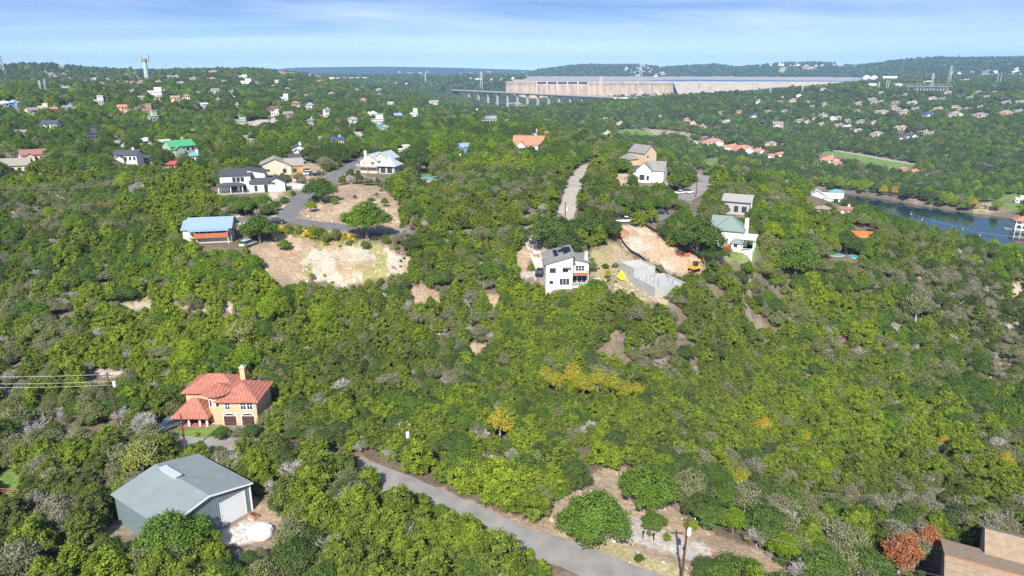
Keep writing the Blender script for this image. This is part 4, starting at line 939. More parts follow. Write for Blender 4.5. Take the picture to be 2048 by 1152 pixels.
for i,a in enumerate((-115,-75)):
    cx1=-.35+1.75*math.cos(R(a)); cy1=-.95+1.75*math.sin(R(a)); f=MB(); f.box(-.36,-.06,3.3,.36,.05,4.75); fo=f.build('window',TRIM,H.e,(cx1,cy1,0)); fo.rotation_euler=(0,0,R(a+90))
    f=MB(); f.box(-.24,-.09,3.42,.24,-.05,4.6); f.build('pane',GL,fo)
H.chimney(2.2,5.2,.9,4.6,7.5,ST)
clr((350,832),(365,750),(540,752),(543,770),(518,846),(430,872),(352,868),dep=110); FOOT+= [(-47,113,5.2),(-53,116,5.5),(-55,110,3.5)]; clr((345,850),(430,850),(520,832),(520,856),(445,876),(440,892),(345,888))
# ---- brown-roofed house, bottom right corner
z=pad(60,72,12,-5.)
H=House(58.0,79.5,z,R(-28.7),'large brown-shingled house at the bottom right corner','house','shingled_house')
g=H.wing(9.5,-6.1,19,12.2,4.6,'gx',W_['tan'],R_['brown'],rise=1.75,ov=.5,base=4)
g2=H.wing(9.6,2.2,9.5,9.0,4.4,'gx',W_['tan'],R_['brown'],rise=2.2,ov=.5,base=4)
H.box('gutter',TRIM,(-.6,.56,4.22,4.2,.72,4.42)); H.box('ridge_cap',mat('orange_brown_ridge',(.32,.15,.07)),(-.5,-6.25,6.52,19.5,-5.95,6.6))
H.win(g,'l',0,1.2,1.5,1.3); FOOT.append((66,70,13)); clr((1884,1160),(1888,1074),(2060,1072),(2060,1160),dep=85)
# ---- white stepped house with solar panels
z0=8.6; pad(13.6,166,4.,9.0)
H=House(14.6,163,z0,R(2),'tall white stepped house with solar panels and a red balcony','house','stepped_house')
WH=W_['white']; GR=R_['grey']
g1=H.wing(-3.15,5.5,6.5,11,6.7,'sx-',WH,GR,rise=1.9,ov=.45,base=4)
g2=H.wing(2.25,7.4,4.1,8.5,6.2,'sx+',WH,GR,rise=.95,ov=.45,base=4)
def onroof(H,x,y,dx,dy,slope,zc,m,name):
    b=MB(); b.add([(x-dx,y-dy,zc-slope*dx),(x+dx,y-dy,zc+slope*dx),(x+dx,y+dy,zc+slope*dx),(x-dx,y+dy,zc-slope*dx),(x-dx,y-dy,zc-slope*dx+.07),(x+dx,y-dy,zc+slope*dx+.07),(x+dx,y+dy,zc+slope*dx+.07),(x-dx,y+dy,zc-slope*dx+.07)],[(0,3,2,1),(4,5,6,7),(0,1,5,4),(1,2,6,5),(2,3,7,6),(3,0,4,7)]); return b.build(name,m,H.e)
sl_=1.9/6.5
for q,dy in((-3.6,2.9),(-2.35,1.2),(-1.35,2.9),(-.45,2.4)): onroof(H,q,6.3+(.8 if dy<2 else 0),.5,dy,sl_,6.7+(q+6.4)*sl_+.34,SOLAR,'solar_panel')
H.win(g1,'f',-1.6,4.6,1.3,1.0,DTRIM,bars=2); H.win(g1,'f',1.45,4.6,1.4,.95); H.box('awning',GR,(-2.4,-.7,5.75,-.35,0,5.95))
for q in(.5,1.3,2.1): H.win(g1,'f',q,1.6,.5,1.35,DTRIM)
H.win(g1,'f',-1.9,1.8,.7,.65,DTRIM); H.win(g2,'f',0,4.1,2.2,1.3,bars=3)
for q in(-1.2,0,1.1): H.win(g2,'f',q,1.2,.8,1.7,DTRIM,name='glass_door')
H.deck(.3,1.2,4.2,3.1,3.6,WOOD,WOOD,'balcony',.85,'fr'); H.deck(.3,1.0,4.2,3.1,.95,CONC,DTRIM,'terrace',.9,'fr'); H.box('terrace_base',WH,(.3,1.1,-3,4.2,3.1,.69)); H.post(4.1,1.3,.95,6.1,.09)
H.chimney(3.9,4.6,.75,5.5,8.3,WH); clr((1088,500),(1150,488),(1182,506),(1180,566),(1095,574),dep=173); FOOT+= [(12,168,6),(17,168,4.5)]
# ---- white modern house with dark roofs
x,y,z=G(500,386); z=pad(-87.5,237,9,20.9); y=234.
H=House(-88.,y,z,R(14),'white modern house with charcoal roofs and a covered terrace','house','modern_house')
DK=R_['dark']
g=H.wing(-4.2,4,9.6,7.5,5.6,'sy-',WH,DK,rise=1.1,ov=.55); g2=H.wing(2.2,6.5,5.5,7,5.9,'sx+',WH,DK,rise=1.1,ov=.5)
g3=H.wing(-5.6,-.9,8.0,3.6,2.7,'hip',WH,DK,rise=.7,ov=.4,wall=False); g4=H.wing(4.2,1.6,7.5,6,2.9,'gx',WH,DK,rise=1.3,ov=.4); g5=H.wing(8.8,2.0,5.4,6.5,3.0,'gy',WH,DK,rise=1.5,ov=.4)
H.box('terrace_slab',CONC,(-11,-3.8,-2,1.2,.2,.05)); H.deck(-11,-3.8,1.2,.1,.06,CONC,DTRIM,'terrace',.95,'fl')
for q in(-9.3,-5.6,-1.9): H.post(q,-2.5,0,2.7,.16)
for q in(-.4,.9,2.2): H.win(g,'f',q,3.6,.9,1.3,DTRIM)
H.win(g,'f',-1.0,.3,2.4,2.2,DTRIM,bars=2); H.win(g,'f',2.2,.3,1.8,2.2,DTRIM,bars=2); H.win(g,'r',-1,3.4,2.6,1.9,DTRIM,bars=2); H.win(g4,'f',-2,.4,.8,1.8,DTRIM); H.win(g4,'f',1.2,.1,1.0,2.2,DTRIM,name='door'); H.win(g5,'r',0,.1,4.6,2.3,DTRIM,name='garage_door',gm=mat('brown_panel_door',(.07,.05,.045),kind='board',axis='Z',ws=.8))
clr((418,386),(440,330),(535,322),(565,352),(565,375),(520,384),(500,392),dep=246); FOOT+= [(-92,237,7.5),(-83,238,7)]
# ---- tan-roofed house behind it
z=pad(-90,276,8,21)
H=House(-90.5,275,z,R(18),'tan house with a grey-brown hipped roof behind the modern white one','house','stone_house')
g=H.wing(-2,3.5,12,11,3.6,'gy',W_['cream'],R_['tan'],rise=2.6,ov=.5); g2=H.wing(5.2,2.4,6.5,8,3.5,'gx',mat('ochre_stone',(.42,.25,.10),var=.25,scale=1.5),R_['tan'],rise=2.2)
H.win(g,'f',3.5,.8,1.2,1.5,DTRIM); H.win(g2,'f',0,.8,1.4,1.4,DTRIM); H.win(g,'f',-2.5,1.4,1.2,1.0); clr((522,350),(525,315),(600,305),(602,345),dep=286); FOOT.append((-90,279,9))
# ---- blue-roofed cabin
z=pad(-77,181,6.5,17)
H=House(-78.6,178.2,z,R(12),'cabin with a sky-blue metal roof and redwood balcony','house','blue_roofed_cabin')
g=H.wing(0,3.2,10.6,7.8,3.9,'gx',mat('pale_grey_stucco',(.44,.42,.37),var=.06),R_['metal'],rise=2.0,ov=.45); H.wing(-4.9,3.9,3.2,8.6,3.6,'gx',W_['white'],R_['metal'],rise=1.6,ov=.4); H.wing(0,-1.15,9.4,1.9,3.45,'sy-',WH,R_['metal'],rise=.48,ov=.3,wall=False)
for q in(-3.2,-1.6,0,1.6,3.2): H.win(g,'f',q,2.1,1.2,1.2,DTRIM)
H.deck(-3.5,-2.0,4.7,-.7,1.85,WOOD,WOOD,'balcony',.95,'flr',solid=True); H.post(4.6,-1.9,-2,3.3,.09); H.post(-3.4,-1.9,-2,3.3,.09); H.win(g,'r',-1.6,2.6,.7,1.6,DTRIM); H.win(g,'r',2.2,0,1.8,2.1,DTRIM,name='garage_door')
clr((372,470),(390,438),(455,438),(476,460),(474,490),(400,488),dep=190); FOOT.append((-77.5,182,7.5))
# ---- stilted house with chimney
z=pad(-52,281,8,21)
H=House(-53.,278.,z,R(-14),'cream stilted house with pale grey roof and tall white chimney','house','stilted_house')
Z=R_['zinc']; g=H.wing(-3.2,4,7.5,10,5.0,'gy',W_['cream'],Z,rise=2.2); g2=H.wing(1.0,6,6.5,10,5.4,'gy',W_['cream'],Z,rise=2.4); g3=H.wing(4.2,2.2,6.6,6.6,3.7,'pyr',W_['grey'],Z,rise=2.6,ov=.9)
H.deck(-8,-2.6,1,-1,2.7,WOODG,TRIM,'deck',.9,'fl'); [H.box('deck_support',WOODG,(q,-2.4,-3,q+.2,-2.2,2.4)) for q in(-7.9,-3.5,.6)]; H.chimney(-4.2,-1.4,.9,2.7,8.6,TRIM)
H.win(g,'f',-1.6,3.2,1.6,1.3); H.win(g,'f',1.6,3.2,1.6,1.3); H.win(g3,'f',-1.5,.5,1.8,2.2,DTRIM,bars=2); H.win(g3,'f',1.3,.5,1.8,2.2,DTRIM,bars=2)
clr((718,348),(725,318),(780,308),(798,340),(790,362),(740,358),dep=290); FOOT.append((-52,282,9.5))
# ---- white gabled farmhouse + tan house behind
z=pad(51,263,7,20)
H=House(50.4,260,z,R(-22),'white gabled farmhouse with grey shingle roof beside the orange dirt','house','gabled_farmhouse')
g=H.wing(-1.6,3.2,5.6,7,4.6,'gy',WH,R_['grey'],rise=2.5,ov=.3); g2=H.wing(2.2,5.2,6.4,7.5,4.4,'gx',WH,R_['grey'],rise=2.9,ov=.35); H.wing(-4.2,6,4,5,3.6,'gx',WH,R_['dark'],rise=1.6)
H.win(g,'f',-1.0,1.0,.8,1.8,DTRIM); H.win(g,'f',-.1,1.0,.8,1.8,DTRIM); H.win(g,'f',1.6,1.0,.7,1.5,DTRIM); H.box('roof_vent',R_['scarlet'],(2.5,3.9,6.2,3.1,4.5,6.9))
clr((1270,366),(1278,335),(1320,328),(1330,360),(1300,372),dep=272); FOOT.append((51,265,7.5))
z=pad(57,300,6,20.5)
H=House(57.5,297,z,R(32),'tall tan house with a big blank gable behind the white farmhouse','house','tall_gable_house')
g=H.wing(0,4,6.5,10,6.4,'gy',W_['tan'] if 0 else mat('sand_siding',(.50,.38,.26),var=.05),R_['grey'],rise=2.8,ov=.35); H.win(g,'f',-1.6,4.6,.7,.6,DTRIM); H.wing(-5.5,6,5,6,4,'pyr',MATS['sand_siding'],R_['grey'],rise=1.8)
clr((1262,330),(1268,298),(1305,298),(1310,335),dep=308); FOOT.append((57,301,7))
# ---- white house with grey-green roof
z=pad(61.5,192,6.5,12.6)
H=House(61.5,190.,z,R(-24),'white house with steep grey-green hipped roof, porch and picket railing','house','white_porch_house')
SG=R_['sage']; g=H.wing(-1.2,2.6,7.6,7.6,5.3,'hip',WH,SG,rise=3.0,ov=.5); H.wing(-3.8,4.6,5,6,5.2,'gx',WH,SG,rise=2.6,ov=.4); g3=H.wing(4.0,1.8,3.6,6.4,3.0,'flat',WH,R_['white'],ov=.35,wall=False)
g4=H.wing(-2.6,-2.0,2.2,1.6,2.3,'hip',WH,SG,rise=.7,ov=.3); g5=H.wing(1.3,-1.9,2.6,1.6,2.3,'hip',WH,SG,rise=.8,ov=.4); H.win(g4,'f',0,.9,.9,1.0,DTRIM); H.win(g5,'f',-.2,.9,.8,1.1,DTRIM)
for q in(-1.2,1.2,4.6): H.post(5.6,q,-.6,3.0,.1)
H.post(2.8,-1.2,-.6,3.0,.1); H.deck(-5.0,-4.2,5.8,-2.9,.1,WH,TRIM,'porch_deck',1.0,'flr'); H.box('porch_skirt',WH,(-5,-4.1,-3,5.8,-2.9,-.2),(2.6,-2.9,-3,5.8,5,-.0)); H.chimney(3.0,3.0,1.0,0,7.8,TRIM); H.win(g,'r',-1.5,.8,1.2,1.6,DTRIM)
clr((1432,440),(1460,428),(1500,445),(1508,500),(1470,508),(1432,500),dep=200); FOOT.append((61.5,193,7.5))
z=pad(76,233,6,14)
H=House(74.5,230,z,R(-28),'grey weathered-roof house with a white corner post behind the white porch house','house','weathered_house')
g=H.wing(0,3,8.5,6,4.6,'gx',W_['grey'],R_['grey'] if 0 else mat('weathered_shingle',(.27,.26,.25),var=.2,kind='shingle',ws=1.6),rise=1.6,ov=.7); H.post(4.8,-.4,-1,4.4,.14); H.win(g,'f',2.6,1,1.4,1.8,DTRIM); H.win(g,'f',0,1,1.2,1.8,DTRIM)
clr((1448,430),(1452,408),(1500,412),(1496,436),dep=240); FOOT.append((75,234,6.5))
# ---- block foundation on the building plot
z=12.4; pad(34,158,9,10.9); pad(31.5,166,4,12.3)
e=empty('foundation',(32.6,158.5,z),R(21.5),'grey concrete-block foundation walls on the orange building plot','foundation')
b=MB()
def ring(b,x0,y0,x1,y1,z0,z1,t=.25):
    b.box(x0,y0,z0,x1,y0+t,z1); b.box(x0,y1-t,z0,x1,y1,z1); b.box(x0,y0+t,z0,x0+t,y1-t,z1); b.box(x1-t,y0+t,z0,x1,y1-t,z1)
ring(b,-3.4,2.0,2.6,8.5,-3,2.9); b.build('tall_block_wall',W_['block'],e); b=MB(); b.box(-3.15,2.25,2.0,2.35,8.25,2.5); b.build('upper_slab',CONC,e)
b=MB(); ring(b,-3.4,-7.5,5.2,1.99,-4,.9); b.build('low_block_wall',W_['block'],e); b=MB(); b.box(-3.15,-7.25,-.6,4.95,1.75,.35); b.build('lower_slab',mat('rubble_fill',(.36,.37,.37),var=.35,scale=3,bump=.6),e)
b=MB(); 
for q in range(14): t=rng.uniform(-3,4.5),rng.uniform(-7,1.5); b.bar((t[0],t[1],.3),(t[0],t[1],1.3),.05,n=4)
b.build('rebar',DTRIM,e)
b=MB(); b.add([(-3.5,5,-.5),(-4.9,4.6,-.6),(-5.0,7.0,-.3),(-3.5,7.6,1.0),(-3.5,6.2,.8),(-4.3,5.7,.3)],[(0,1,5),(1,2,5),(2,3,5),(3,4,5),(4,0,5)]); o=b.build('yellow_tarp',mat('yellow_tarp',(.62,.60,.02),var=.08)); o.parent=None; o.location=(32.6,158.5,z); o.rotation_euler=(0,0,R(21.5)); tag(o,'bright yellow tarp draped against the block foundation','tarp')
clr((1262,478),(1316,478),(1322,505),(1362,522),(1360,545),(1320,545),(1262,512),dep=175); FOOT.append((33,158,8))
# ------------------------------------------------------------ table of the other houses: u,v(base),width px,roof,wall,type
def gen_house(u,v,wpx,roof,wall,ty,label,group=None,yaw=None,name=None,lod=None,cat='house',depf=None):
    x,y,z=G(u,v); _,_,d=proj(x,y,z); wm=wpx*float(d)/F*(.88 if wpx<45 else 1); wm=min(max(wm,5),60)
    th=math.atan2(x,y); yaw=(-th+random.uniform(-.5,.5)) if yaw is None else yaw
    z=pad(x,y,max(4,wm*.45)) if wm<30 else z
    H=House(x,y,z,yaw,label,cat,name or {'f':'flat_roofed_house','b':'flat_roofed_house','G':'gabled_house','g':'gabled_house'}.get(ty,'hip_roofed_house'),group)
    hh={'h':3.1,'g':3.1,'H':5.8,'G':5.8,'f':3.2,'F':6.2,'b':6.5,'p':2.6}[ty]; small=wpx<13; m=W_[wall]; r=R_[roof]
    dd=min(wm*random.uniform(.55,.72),14); rs=min(wm,dd)*.5*random.uniform(.42,.6)
    if ty in('h','H'):
        w1=wm*.78; g=H.wing(wm*.11,0,w1,dd,hh,'hip',m,r,rise=rs,ov=.6)
        sx_=random.choice((-1,1)); g2=H.wing(wm*(.11-.36*1),-dd*.22,wm*.38,dd*.85,hh*(.98 if ty=='h' else .62),'hip',m,r,rise=rs*.8,ov=.5)
        if wpx>22: H.wing(wm*.3,-dd*.42,wm*.24,dd*.5,hh*.97,'gy',m,r,rise=rs*.62,ov=.4)
    elif ty in('g','G'):
        g=H.wing(0,0,wm*.92,dd,hh,random.choice(('gx','gx','gy')) if wpx<40 else 'gx',m,r,rise=rs*1.15,ov=.45)
        if wpx>16: H.wing(-wm*.2,-dd*.5,wm*.34,dd*.5,hh*.8,'gy',m,r,rise=rs*.7,ov=.35)
        g2=None
    elif ty in('f','F','b'):
        g=H.wing(0,0,wm*.95,dd,hh,'flat',m,r,ov=.35); g2=None
        if wpx>16: H.wing(wm*.2,dd*.1,wm*.5,dd*.7,hh*1.55,'flat',m,r,ov=.3,z0=0)
    elif ty=='p':
        g=H.wing(0,0,wm,dd,hh,'hip',m,r,rise=rs,ov=.5); g2=None
    n_=2 if wpx<11 else (3 if wpx<22 else 5); nf=1 if hh<4 else 2; ww=(g[1]-g[0])
    for fl in range(nf):
        for i in range(n_):
            q=(i+.5)/n_*ww-ww/2; wv=min(1.5,ww/n_*.5)*(1.2 if small else 1)
            f=MB(); zz=.8+fl*2.9; cx_=(g[0]+g[1])/2
            f.box(cx_+q-wv/2,g[2]-.05,zz,cx_+q+wv/2,g[2]+.02,zz+1.4); f.build('window',GL,H.e)
    if not small and random.random()<.45: H.chimney(wm*.2,dd*.1,.9,hh,hh+rs+1.0,m)
    D=depf or math.hypot(x,y)+dd*.4; top=(hh+rs)*F/float(d); 
    rect(u-wpx*.42,v-top*.9,u+wpx*.42,v-top*.33,D)
    FOOT.append((x,y,wm*.5)); return H
N_R={'grey':'grey-roofed','tan':'tan-roofed','brown':'brown-roofed','red':'red-tiled','dark':'dark-roofed','metal':'blue-metal-roofed','zinc':'pale-metal-roofed','green':'green-roofed','teal':'teal-roofed','sage':'grey-green-roofed','scarlet':'bright-red-roofed','white':'white-roofed','russet':'rust-roofed','orange':'orange-tiled','navy':'navy-roofed'}
N_W={'white':'white','cream':'cream','tan':'tan stone','peach':'peach','grey':'grey','sage':'sage green','blue':'blue','brown':'brown','pink':'pinkish','dark':'dark','stone':'limestone','orange':'orange','block':'block','steel':'steel'}
ORD=['leftmost','second from the left','third from the left','fourth from the left','fifth from the left','sixth from the left','seventh from the left','eighth from the left','ninth from the left','tenth from the left','eleventh from the left','twelfth from the left','thirteenth from the left','fourteenth from the left','fifteenth from the left','sixteenth from the left','seventeenth from the left','eighteenth from the left','nineteenth from the left','twentieth from the left']
ROWS=[
('houses on the near left plateau','on the near left plateau',[(30,345,64,'tan','cream','g'),(72,322,52,'russet','cream','g'),(262,338,46,'dark','white','G'),(285,333,34,'dark','grey','g')]),
('houses tucked in the trees above the near left plateau','in the trees above the left plateau',[(46,276,30,'grey','white','g'),(106,267,36,'dark','white','G'),(188,292,18,'dark','dark','F'),(236,298,38,'grey','grey','h'),(290,293,34,'zinc','grey','h'),(330,296,18,'zinc','grey','g'),(384,272,9,'grey','white','h'),(498,286,20,'grey','white','g'),(308,252,21,'zinc','sage','b')]),
('houses on the left hillside, lower row','in the lower row on the left hillside',[(8,222,20,'white','white','G'),(27,220,28,'metal','blue','H'),(66,237,25,'grey','cream','G'),(88,221,20,'white','cream','f'),(108,226,16,'orange','orange','g'),(137,222,32,'grey','grey','h'),(199,216,26,'white','grey','F'),(247,229,20,'orange','peach','G'),(297,235,22,'brown','brown','b'),(409,222,18,'zinc','white','G'),(473,216,14,'grey','cream','h'),(481,248,28,'green','grey','f'),(543,223,32,'dark','brown','f'),(553,231,20,'zinc','white','f'),(577,242,22,'grey','pink','G')]),
('white and cream houses around the left hilltop lane','around the left hilltop lane',[(264,188,16,'grey','cream','h'),(284,207,15,'tan','stone','G'),(300,207,14,'grey','cream','h'),(313,194,32,'white','white','F'),(318,206,18,'brown','cream','H'),(326,188,18,'zinc','white','f'),(352,208,20,'brown','cream','G'),(373,203,18,'brown','cream','H'),(395,189,12,'tan','white','g'),(431,190,18,'tan','white','G'),(463,188,15,'sage','grey','h'),(435,205,14,'brown','cream','h'),(465,199,12,'zinc','white','h'),(360,187,14,'dark','dark','h')]),
('houses in the cluster below the water tower','in the cluster below the water tower',[(170,168,9,'grey','white','H'),(182,165,8,'grey','white','H'),(190,163,9,'white','white','b'),(202,171,18,'brown','tan','h'),(214,161,12,'tan','cream','h'),(224,164,10,'brown','pink','h'),(235,167,12,'red','pink','h'),(244,162,10,'tan','cream','h'),(251,154,11,'grey','white','H'),(253,168,12,'brown','pink','h'),(266,167,12,'red','cream','h'),(272,155,10,'dark','white','H'),(268,148,12,'orange','orange','h'),(281,170,14,'tan','cream','H'),(277,161,10,'brown','tan','h'),(259,161,9,'tan','white','h')]),
('scattered houses on the far left hillside','scattered on the far left hillside',[(101,171,10,'white','white','f'),(107,157,22,'grey','grey','h'),(103,150,14,'tan','cream','h'),(123,174,16,'grey','white','h'),(126,151,14,'grey','white','h'),(132,181,26,'tan','tan','h'),(137,160,14,'grey','grey','h'),(122,136,14,'tan','cream','h'),(78,150,10,'grey','cream','h'),(90,146,10,'tan','tan','h'),(318,140,12,'tan','white','h'),(316,168,20,'brown','cream','h'),(338,155,12,'tan','cream','h')]),
('hillside houses right of the water tower, far row','in the row right of the water tower',[(351,157,20,'tan','white','h'),(362,170,22,'tan','cream','h'),(387,161,18,'grey','cream','h'),(423,161,22,'brown','pink','h'),(425,147,24,'brown','pink','h'),(448,165,12,'tan','white','h'),(486,155,22,'white','white','f'),(493,170,26,'white','white','F'),(513,168,12,'brown','tan','h'),(554,168,9,'white','white','b'),(546,175,9,'orange','orange','h'),(574,181,12,'tan','tan','h'),(581,163,12,'grey','white','h'),(609,158,12,'red','pink','h'),(639,165,16,'red','cream','h'),(588,186,14,'sage','grey','h'),(612,195,14,'grey','grey','h'),(662,191,16,'tan','tan','h')]),
('houses along the climbing street, centre left','along the climbing street, centre left',[(569,206,20,'white','white','F'),(591,218,20,'brown','tan','H'),(619,221,20,'metal','white','H'),(622,257,19,'grey','grey','H'),(654,234,14,'grey','white','G'),(706,252,23,'grey','grey','G'),(756,256,26,'zinc','white','F'),(766,270,26,'teal','sage','G'),(744,233,26,'zinc','white','h'),(795,237,20,'metal','dark','g'),(828,239,18,'grey','white','b'),(725,208,18,'orange','peach','H'),(692,197,18,'navy','dark','h'),(781,213,14,'zinc','white','F'),(759,192,12,'teal','sage','h'),(756,182,20,'tan','tan','h'),(714,182,10,'tan','cream','h'),(869,212,24,'tan','white','G'),(790,168,7,'white','white','h'),(813,169,7,'white','white','h')]),
('houses in the wooded middle distance','in the wooded middle distance',[(675,291,30,'navy','cream','g'),(640,288,10,'grey','white','h'),(808,312,28,'white','cream','f'),(954,224,11,'white','white','g'),(977,250,40,'navy','grey','F'),(1014,246,14,'grey','tan','h'),(1058,300,64,'orange','white','g'),(1070,276,16,'dark','grey','f'),(1093,276,9,'russet','pink','h'),(1091,244,7,'zinc','white','h'),(1157,270,17,'red','pink','h'),(1210,272,30,'grey','white','f'),(1211,240,10,'white','grey','f'),(1238,250,18,'grey','cream','f'),(1320,235,8,'metal','grey','h'),(590,328,14,'dark','white','g'),(598,322,18,'dark','white','G')]),
('first houses beyond the dam hill on the right','left of the right-hand subdivision',[(1516,207,13,'grey','white','H'),(1535,226,17,'brown','brown','h'),(1560,206,14,'russet','pink','h'),(1566,196,8,'tan','white','h'),(1569,224,14,'grey','grey','h'),(1584,206,18,'tan','peach','H'),(1597,194,13,'white','white','h'),(1617,205,8,'brown','peach','h'),(1624,216,16,'grey','grey','h'),(1647,213,13,'tan','tan','H'),(1478,226,14,'orange','peach','h'),(1440,228,10,'brown','tan','h'),(1506,237,15,'navy','white','H'),(1450,246,22,'tan','cream','f'),(1384,252,15,'russet','cream','G'),(1403,256,20,'brown','cream','h'),(1372,242,18,'brown','tan','h'),(1645,181,16,'tan','cream','h')]),
('subdivision houses, far row','in the subdivision\'s far row',[(1716,210,20,'brown','tan','h'),(1744,202,22,'grey','tan','h'),(1750,208,18,'tan','tan','h'),(1762,205,12,'tan','tan','h'),(1791,208,20,'brown','pink','h'),(1808,195,14,'tan','pink','H'),(1824,209,28,'tan','cream','h'),(1864,199,20,'tan','cream','h'),(1887,200,16,'sage','cream','h'),(1896,188,20,'tan','tan','h'),(1922,193,16,'dark','grey','h'),(1940,198,20,'sage','grey','h'),(1957,186,16,'grey','tan','h'),(1973,196,18,'tan','tan','h'),(2010,209,26,'grey','tan','h'),(2040,207,24,'tan','cream','h'),(2043,188,12,'tan','tan','h')]),
('subdivision houses, middle row','in the subdivision\'s middle row',[(1695,244,14,'grey','cream','h'),(1713,227,12,'tan','cream','H'),(1763,227,32,'tan','cream','h'),(1786,216,18,'grey','pink','h'),(1792,221,22,'grey','tan','h'),(1806,230,30,'tan','cream','H'),(1831,221,20,'grey','cream','h'),(1854,235,28,'navy','white','H'),(1876,221,24,'brown','pink','h'),(1907,235,32,'tan','cream','H'),(1909,216,20,'grey','tan','h'),(1928,221,22,'grey','tan','h'),(1956,237,38,'grey','tan','H'),(1960,217,14,'grey','white','h'),(2008,233,32,'tan','peach','H'),(2036,226,28,'grey','grey','h')]),
('subdivision houses, near row','in the subdivision\'s near row',[(1554,256,24,'grey','cream','G'),(1597,248,22,'grey','cream','H'),(1613,247,15,'tan','cream','g'),(1629,240,9,'grey','cream','h'),(1643,236,20,'grey','cream','H'),(1642,251,20,'tan','tan','h'),(1664,242,12,'grey','white','G'),(1674,239,26,'grey','cream','h'),(1677,254,20,'brown','tan','h'),(1695,257,20,'zinc','cream','h'),(1721,249,20,'tan','cream','H'),(1716,264,20,'tan','cream','h'),(1747,248,16,'tan','tan','h'),(1751,275,30,'tan','cream','H'),(1802,259,30,'tan','tan','h'),(1813,280,42,'dark','white','H'),(1848,268,24,'grey','cream','h'),(1862,271,18,'grey','tan','h')]),
('tan buildings by the polo lawn','by the far polo lawn',[(1388,289,28,'grey','grey','h'),(1541,291,28,'tan','tan','h')]),
('houses on the near right ridge','on the near right ridge',[(1690,432,26,'russet','white','g'),(1643,430,16,'brown','tan','h'),(2040,405,20,'white','white','f')]),
]
for grp,plc,rows in ROWS:
    rows=sorted(rows)
    for i,(u,v,wp,ro,wa,ty) in enumerate(rows):
        st=''
        pos=ORD[i] if i<20 else 'rightmost'
        if i==len(rows)-1 and len(rows)>2: pos='rightmost'
        gen_house(u,v,wp,ro,wa,ty,f'{st}{N_W[wa]} {N_R[ro]} house, {pos} {plc}',grp if len(rows)>1 else None)
# far hill clusters: specks of pale houses nobody could tell apart
def cluster(n_,u0,u1,v0,v1,roofs,walls,label,group,w0=5,w1=10,tys='hhHg'):
    for i in range(n_):
        u=random.uniform(u0,u1); k=(u-u0)/(u1-u0); v=(v0[0]+(v0[1]-v0[0])*k)+random.random()*((v1[0]+(v1[1]-v1[0])*k)-(v0[0]+(v0[1]-v0[0])*k))
        gen_house(u,v,random.uniform(w0,w1),random.choice(roofs),random.choice(walls),random.choice(tys),label,group)
cluster(17,555,655,(142,154),(150,160),['red','brown','orange'],['pink','peach','cream'],'tiny pinkish red-roofed house in the hilltop cluster left of the blue hills','hilltop cluster of red-roofed houses',6,10)
cluster(26,1250,1335,(131,133),(152,155),['tan','grey','white'],['white','cream','white'],'tiny pale house on the far hill above the middle of the dam','pale houses on the far hill above the dam')
cluster(30,1508,1712,(128.5,130.5),(132,134),['white','tan','grey'],['white','white','cream'],'tiny white house along the far ridge crest right of the dam','white houses along the far ridge crest')
cluster(16,760,1060,(145,143),(155,152),['white','tan','grey'],['white','white','cream'],'tiny white house dotted on the distant blue hills left of the dam','white houses on the distant blue hills',5,8)
cluster(14,1890,2045,(146,138),(152,146),['white','tan','grey'],['white','cream','tan'],'small pale house at the foot of the ridge at the far right','pale houses at the foot of the right ridge',7,12)
cluster(12,930,1030,(157,157),(164,160),['white','tan'],['white','cream'],'tiny white house on the dark rise left of the dam','white houses left of the dam',5,8)
gen_house(1756,124.5,26,'grey','tan','f','long dark lodge perched on the far ridge crest',name='lodge')
# apartments, sheds, villas
for i,u in enumerate((664,676,689,703,716,729)): gen_house(u,159-.2*i,12,'white','white','b',f'white apartment block, {ORD[i]} in the row on the far rise','row of white apartment blocks',yaw=.1,name='apartment_block',cat='apartment block')
for u,v,wp,ro,wa,lb in((1733,158,16,'white','white','left white domed storage shed near the embankment end'),(1748,159,16,'white','white','right white domed storage shed near the embankment end')):
    x,y,z=G(u,v); d=proj(x,y,z)[2]; w0=wp*d/F/2; e=empty('dome_shed',(x,y,z),0,lb,'storage dome','pair of white storage domes'); b=MB(); b.lathe([(w0*math.cos(a),w0*.95*math.sin(a)) for a in np.linspace(-.1,1.5,9)],20); b.build('dome',R_['white'],e)
    b=MB(); b.box(-w0*.2,-w0*1.06,-1,w0*.2,-w0*.8,w0*.35); b.build('door',W_['grey'],e); rect(u-8,v-8,u+8,v-1,math.hypot(x,y)+5); FOOT.append((x,y,w0))
gen_house(1779,157,38,'white','white','g','long white gabled industrial shed beside the storage domes',name='industrial_shed',cat='shed',yaw=.1)
gen_house(1746,173,20,'white','white','g','white shed below the storage domes, left of the substation',name='industrial_shed',cat='shed')
gen_house(1796,173,17,'zinc','white','g','pale blue-white shed just left of the substation',name='industrial_shed',cat='shed')
gen_house(1764,187,15,'white','grey','f','small flat white shed at the foot of the twin steel poles',name='industrial_shed',cat='shed')
gen_house(1855,165,28,'white','white','f','white control building behind the substation',name='control_building',cat='building')
gen_house(1929,161,26,'tan','cream','f','flat tan building on the slope right of the substation',name='flat_building',cat='building')
gen_house(1974,149.5,50,'white','white','f','very long white warehouse below the right-hand ridge',name='warehouse',cat='warehouse',yaw=.05)
gen_house(2027,149.5,40,'white','cream','f','long pale warehouse at the right edge of the picture',name='warehouse',cat='warehouse',yaw=.05)
VW=[(1421,292,48,-.25),(1461,298,44,-.2),(1492,300,26,-.1),(1480,307,46,-.15),(1513,306,36,-.2),(1541,315,18,0),(1560,313,26,-.1)]
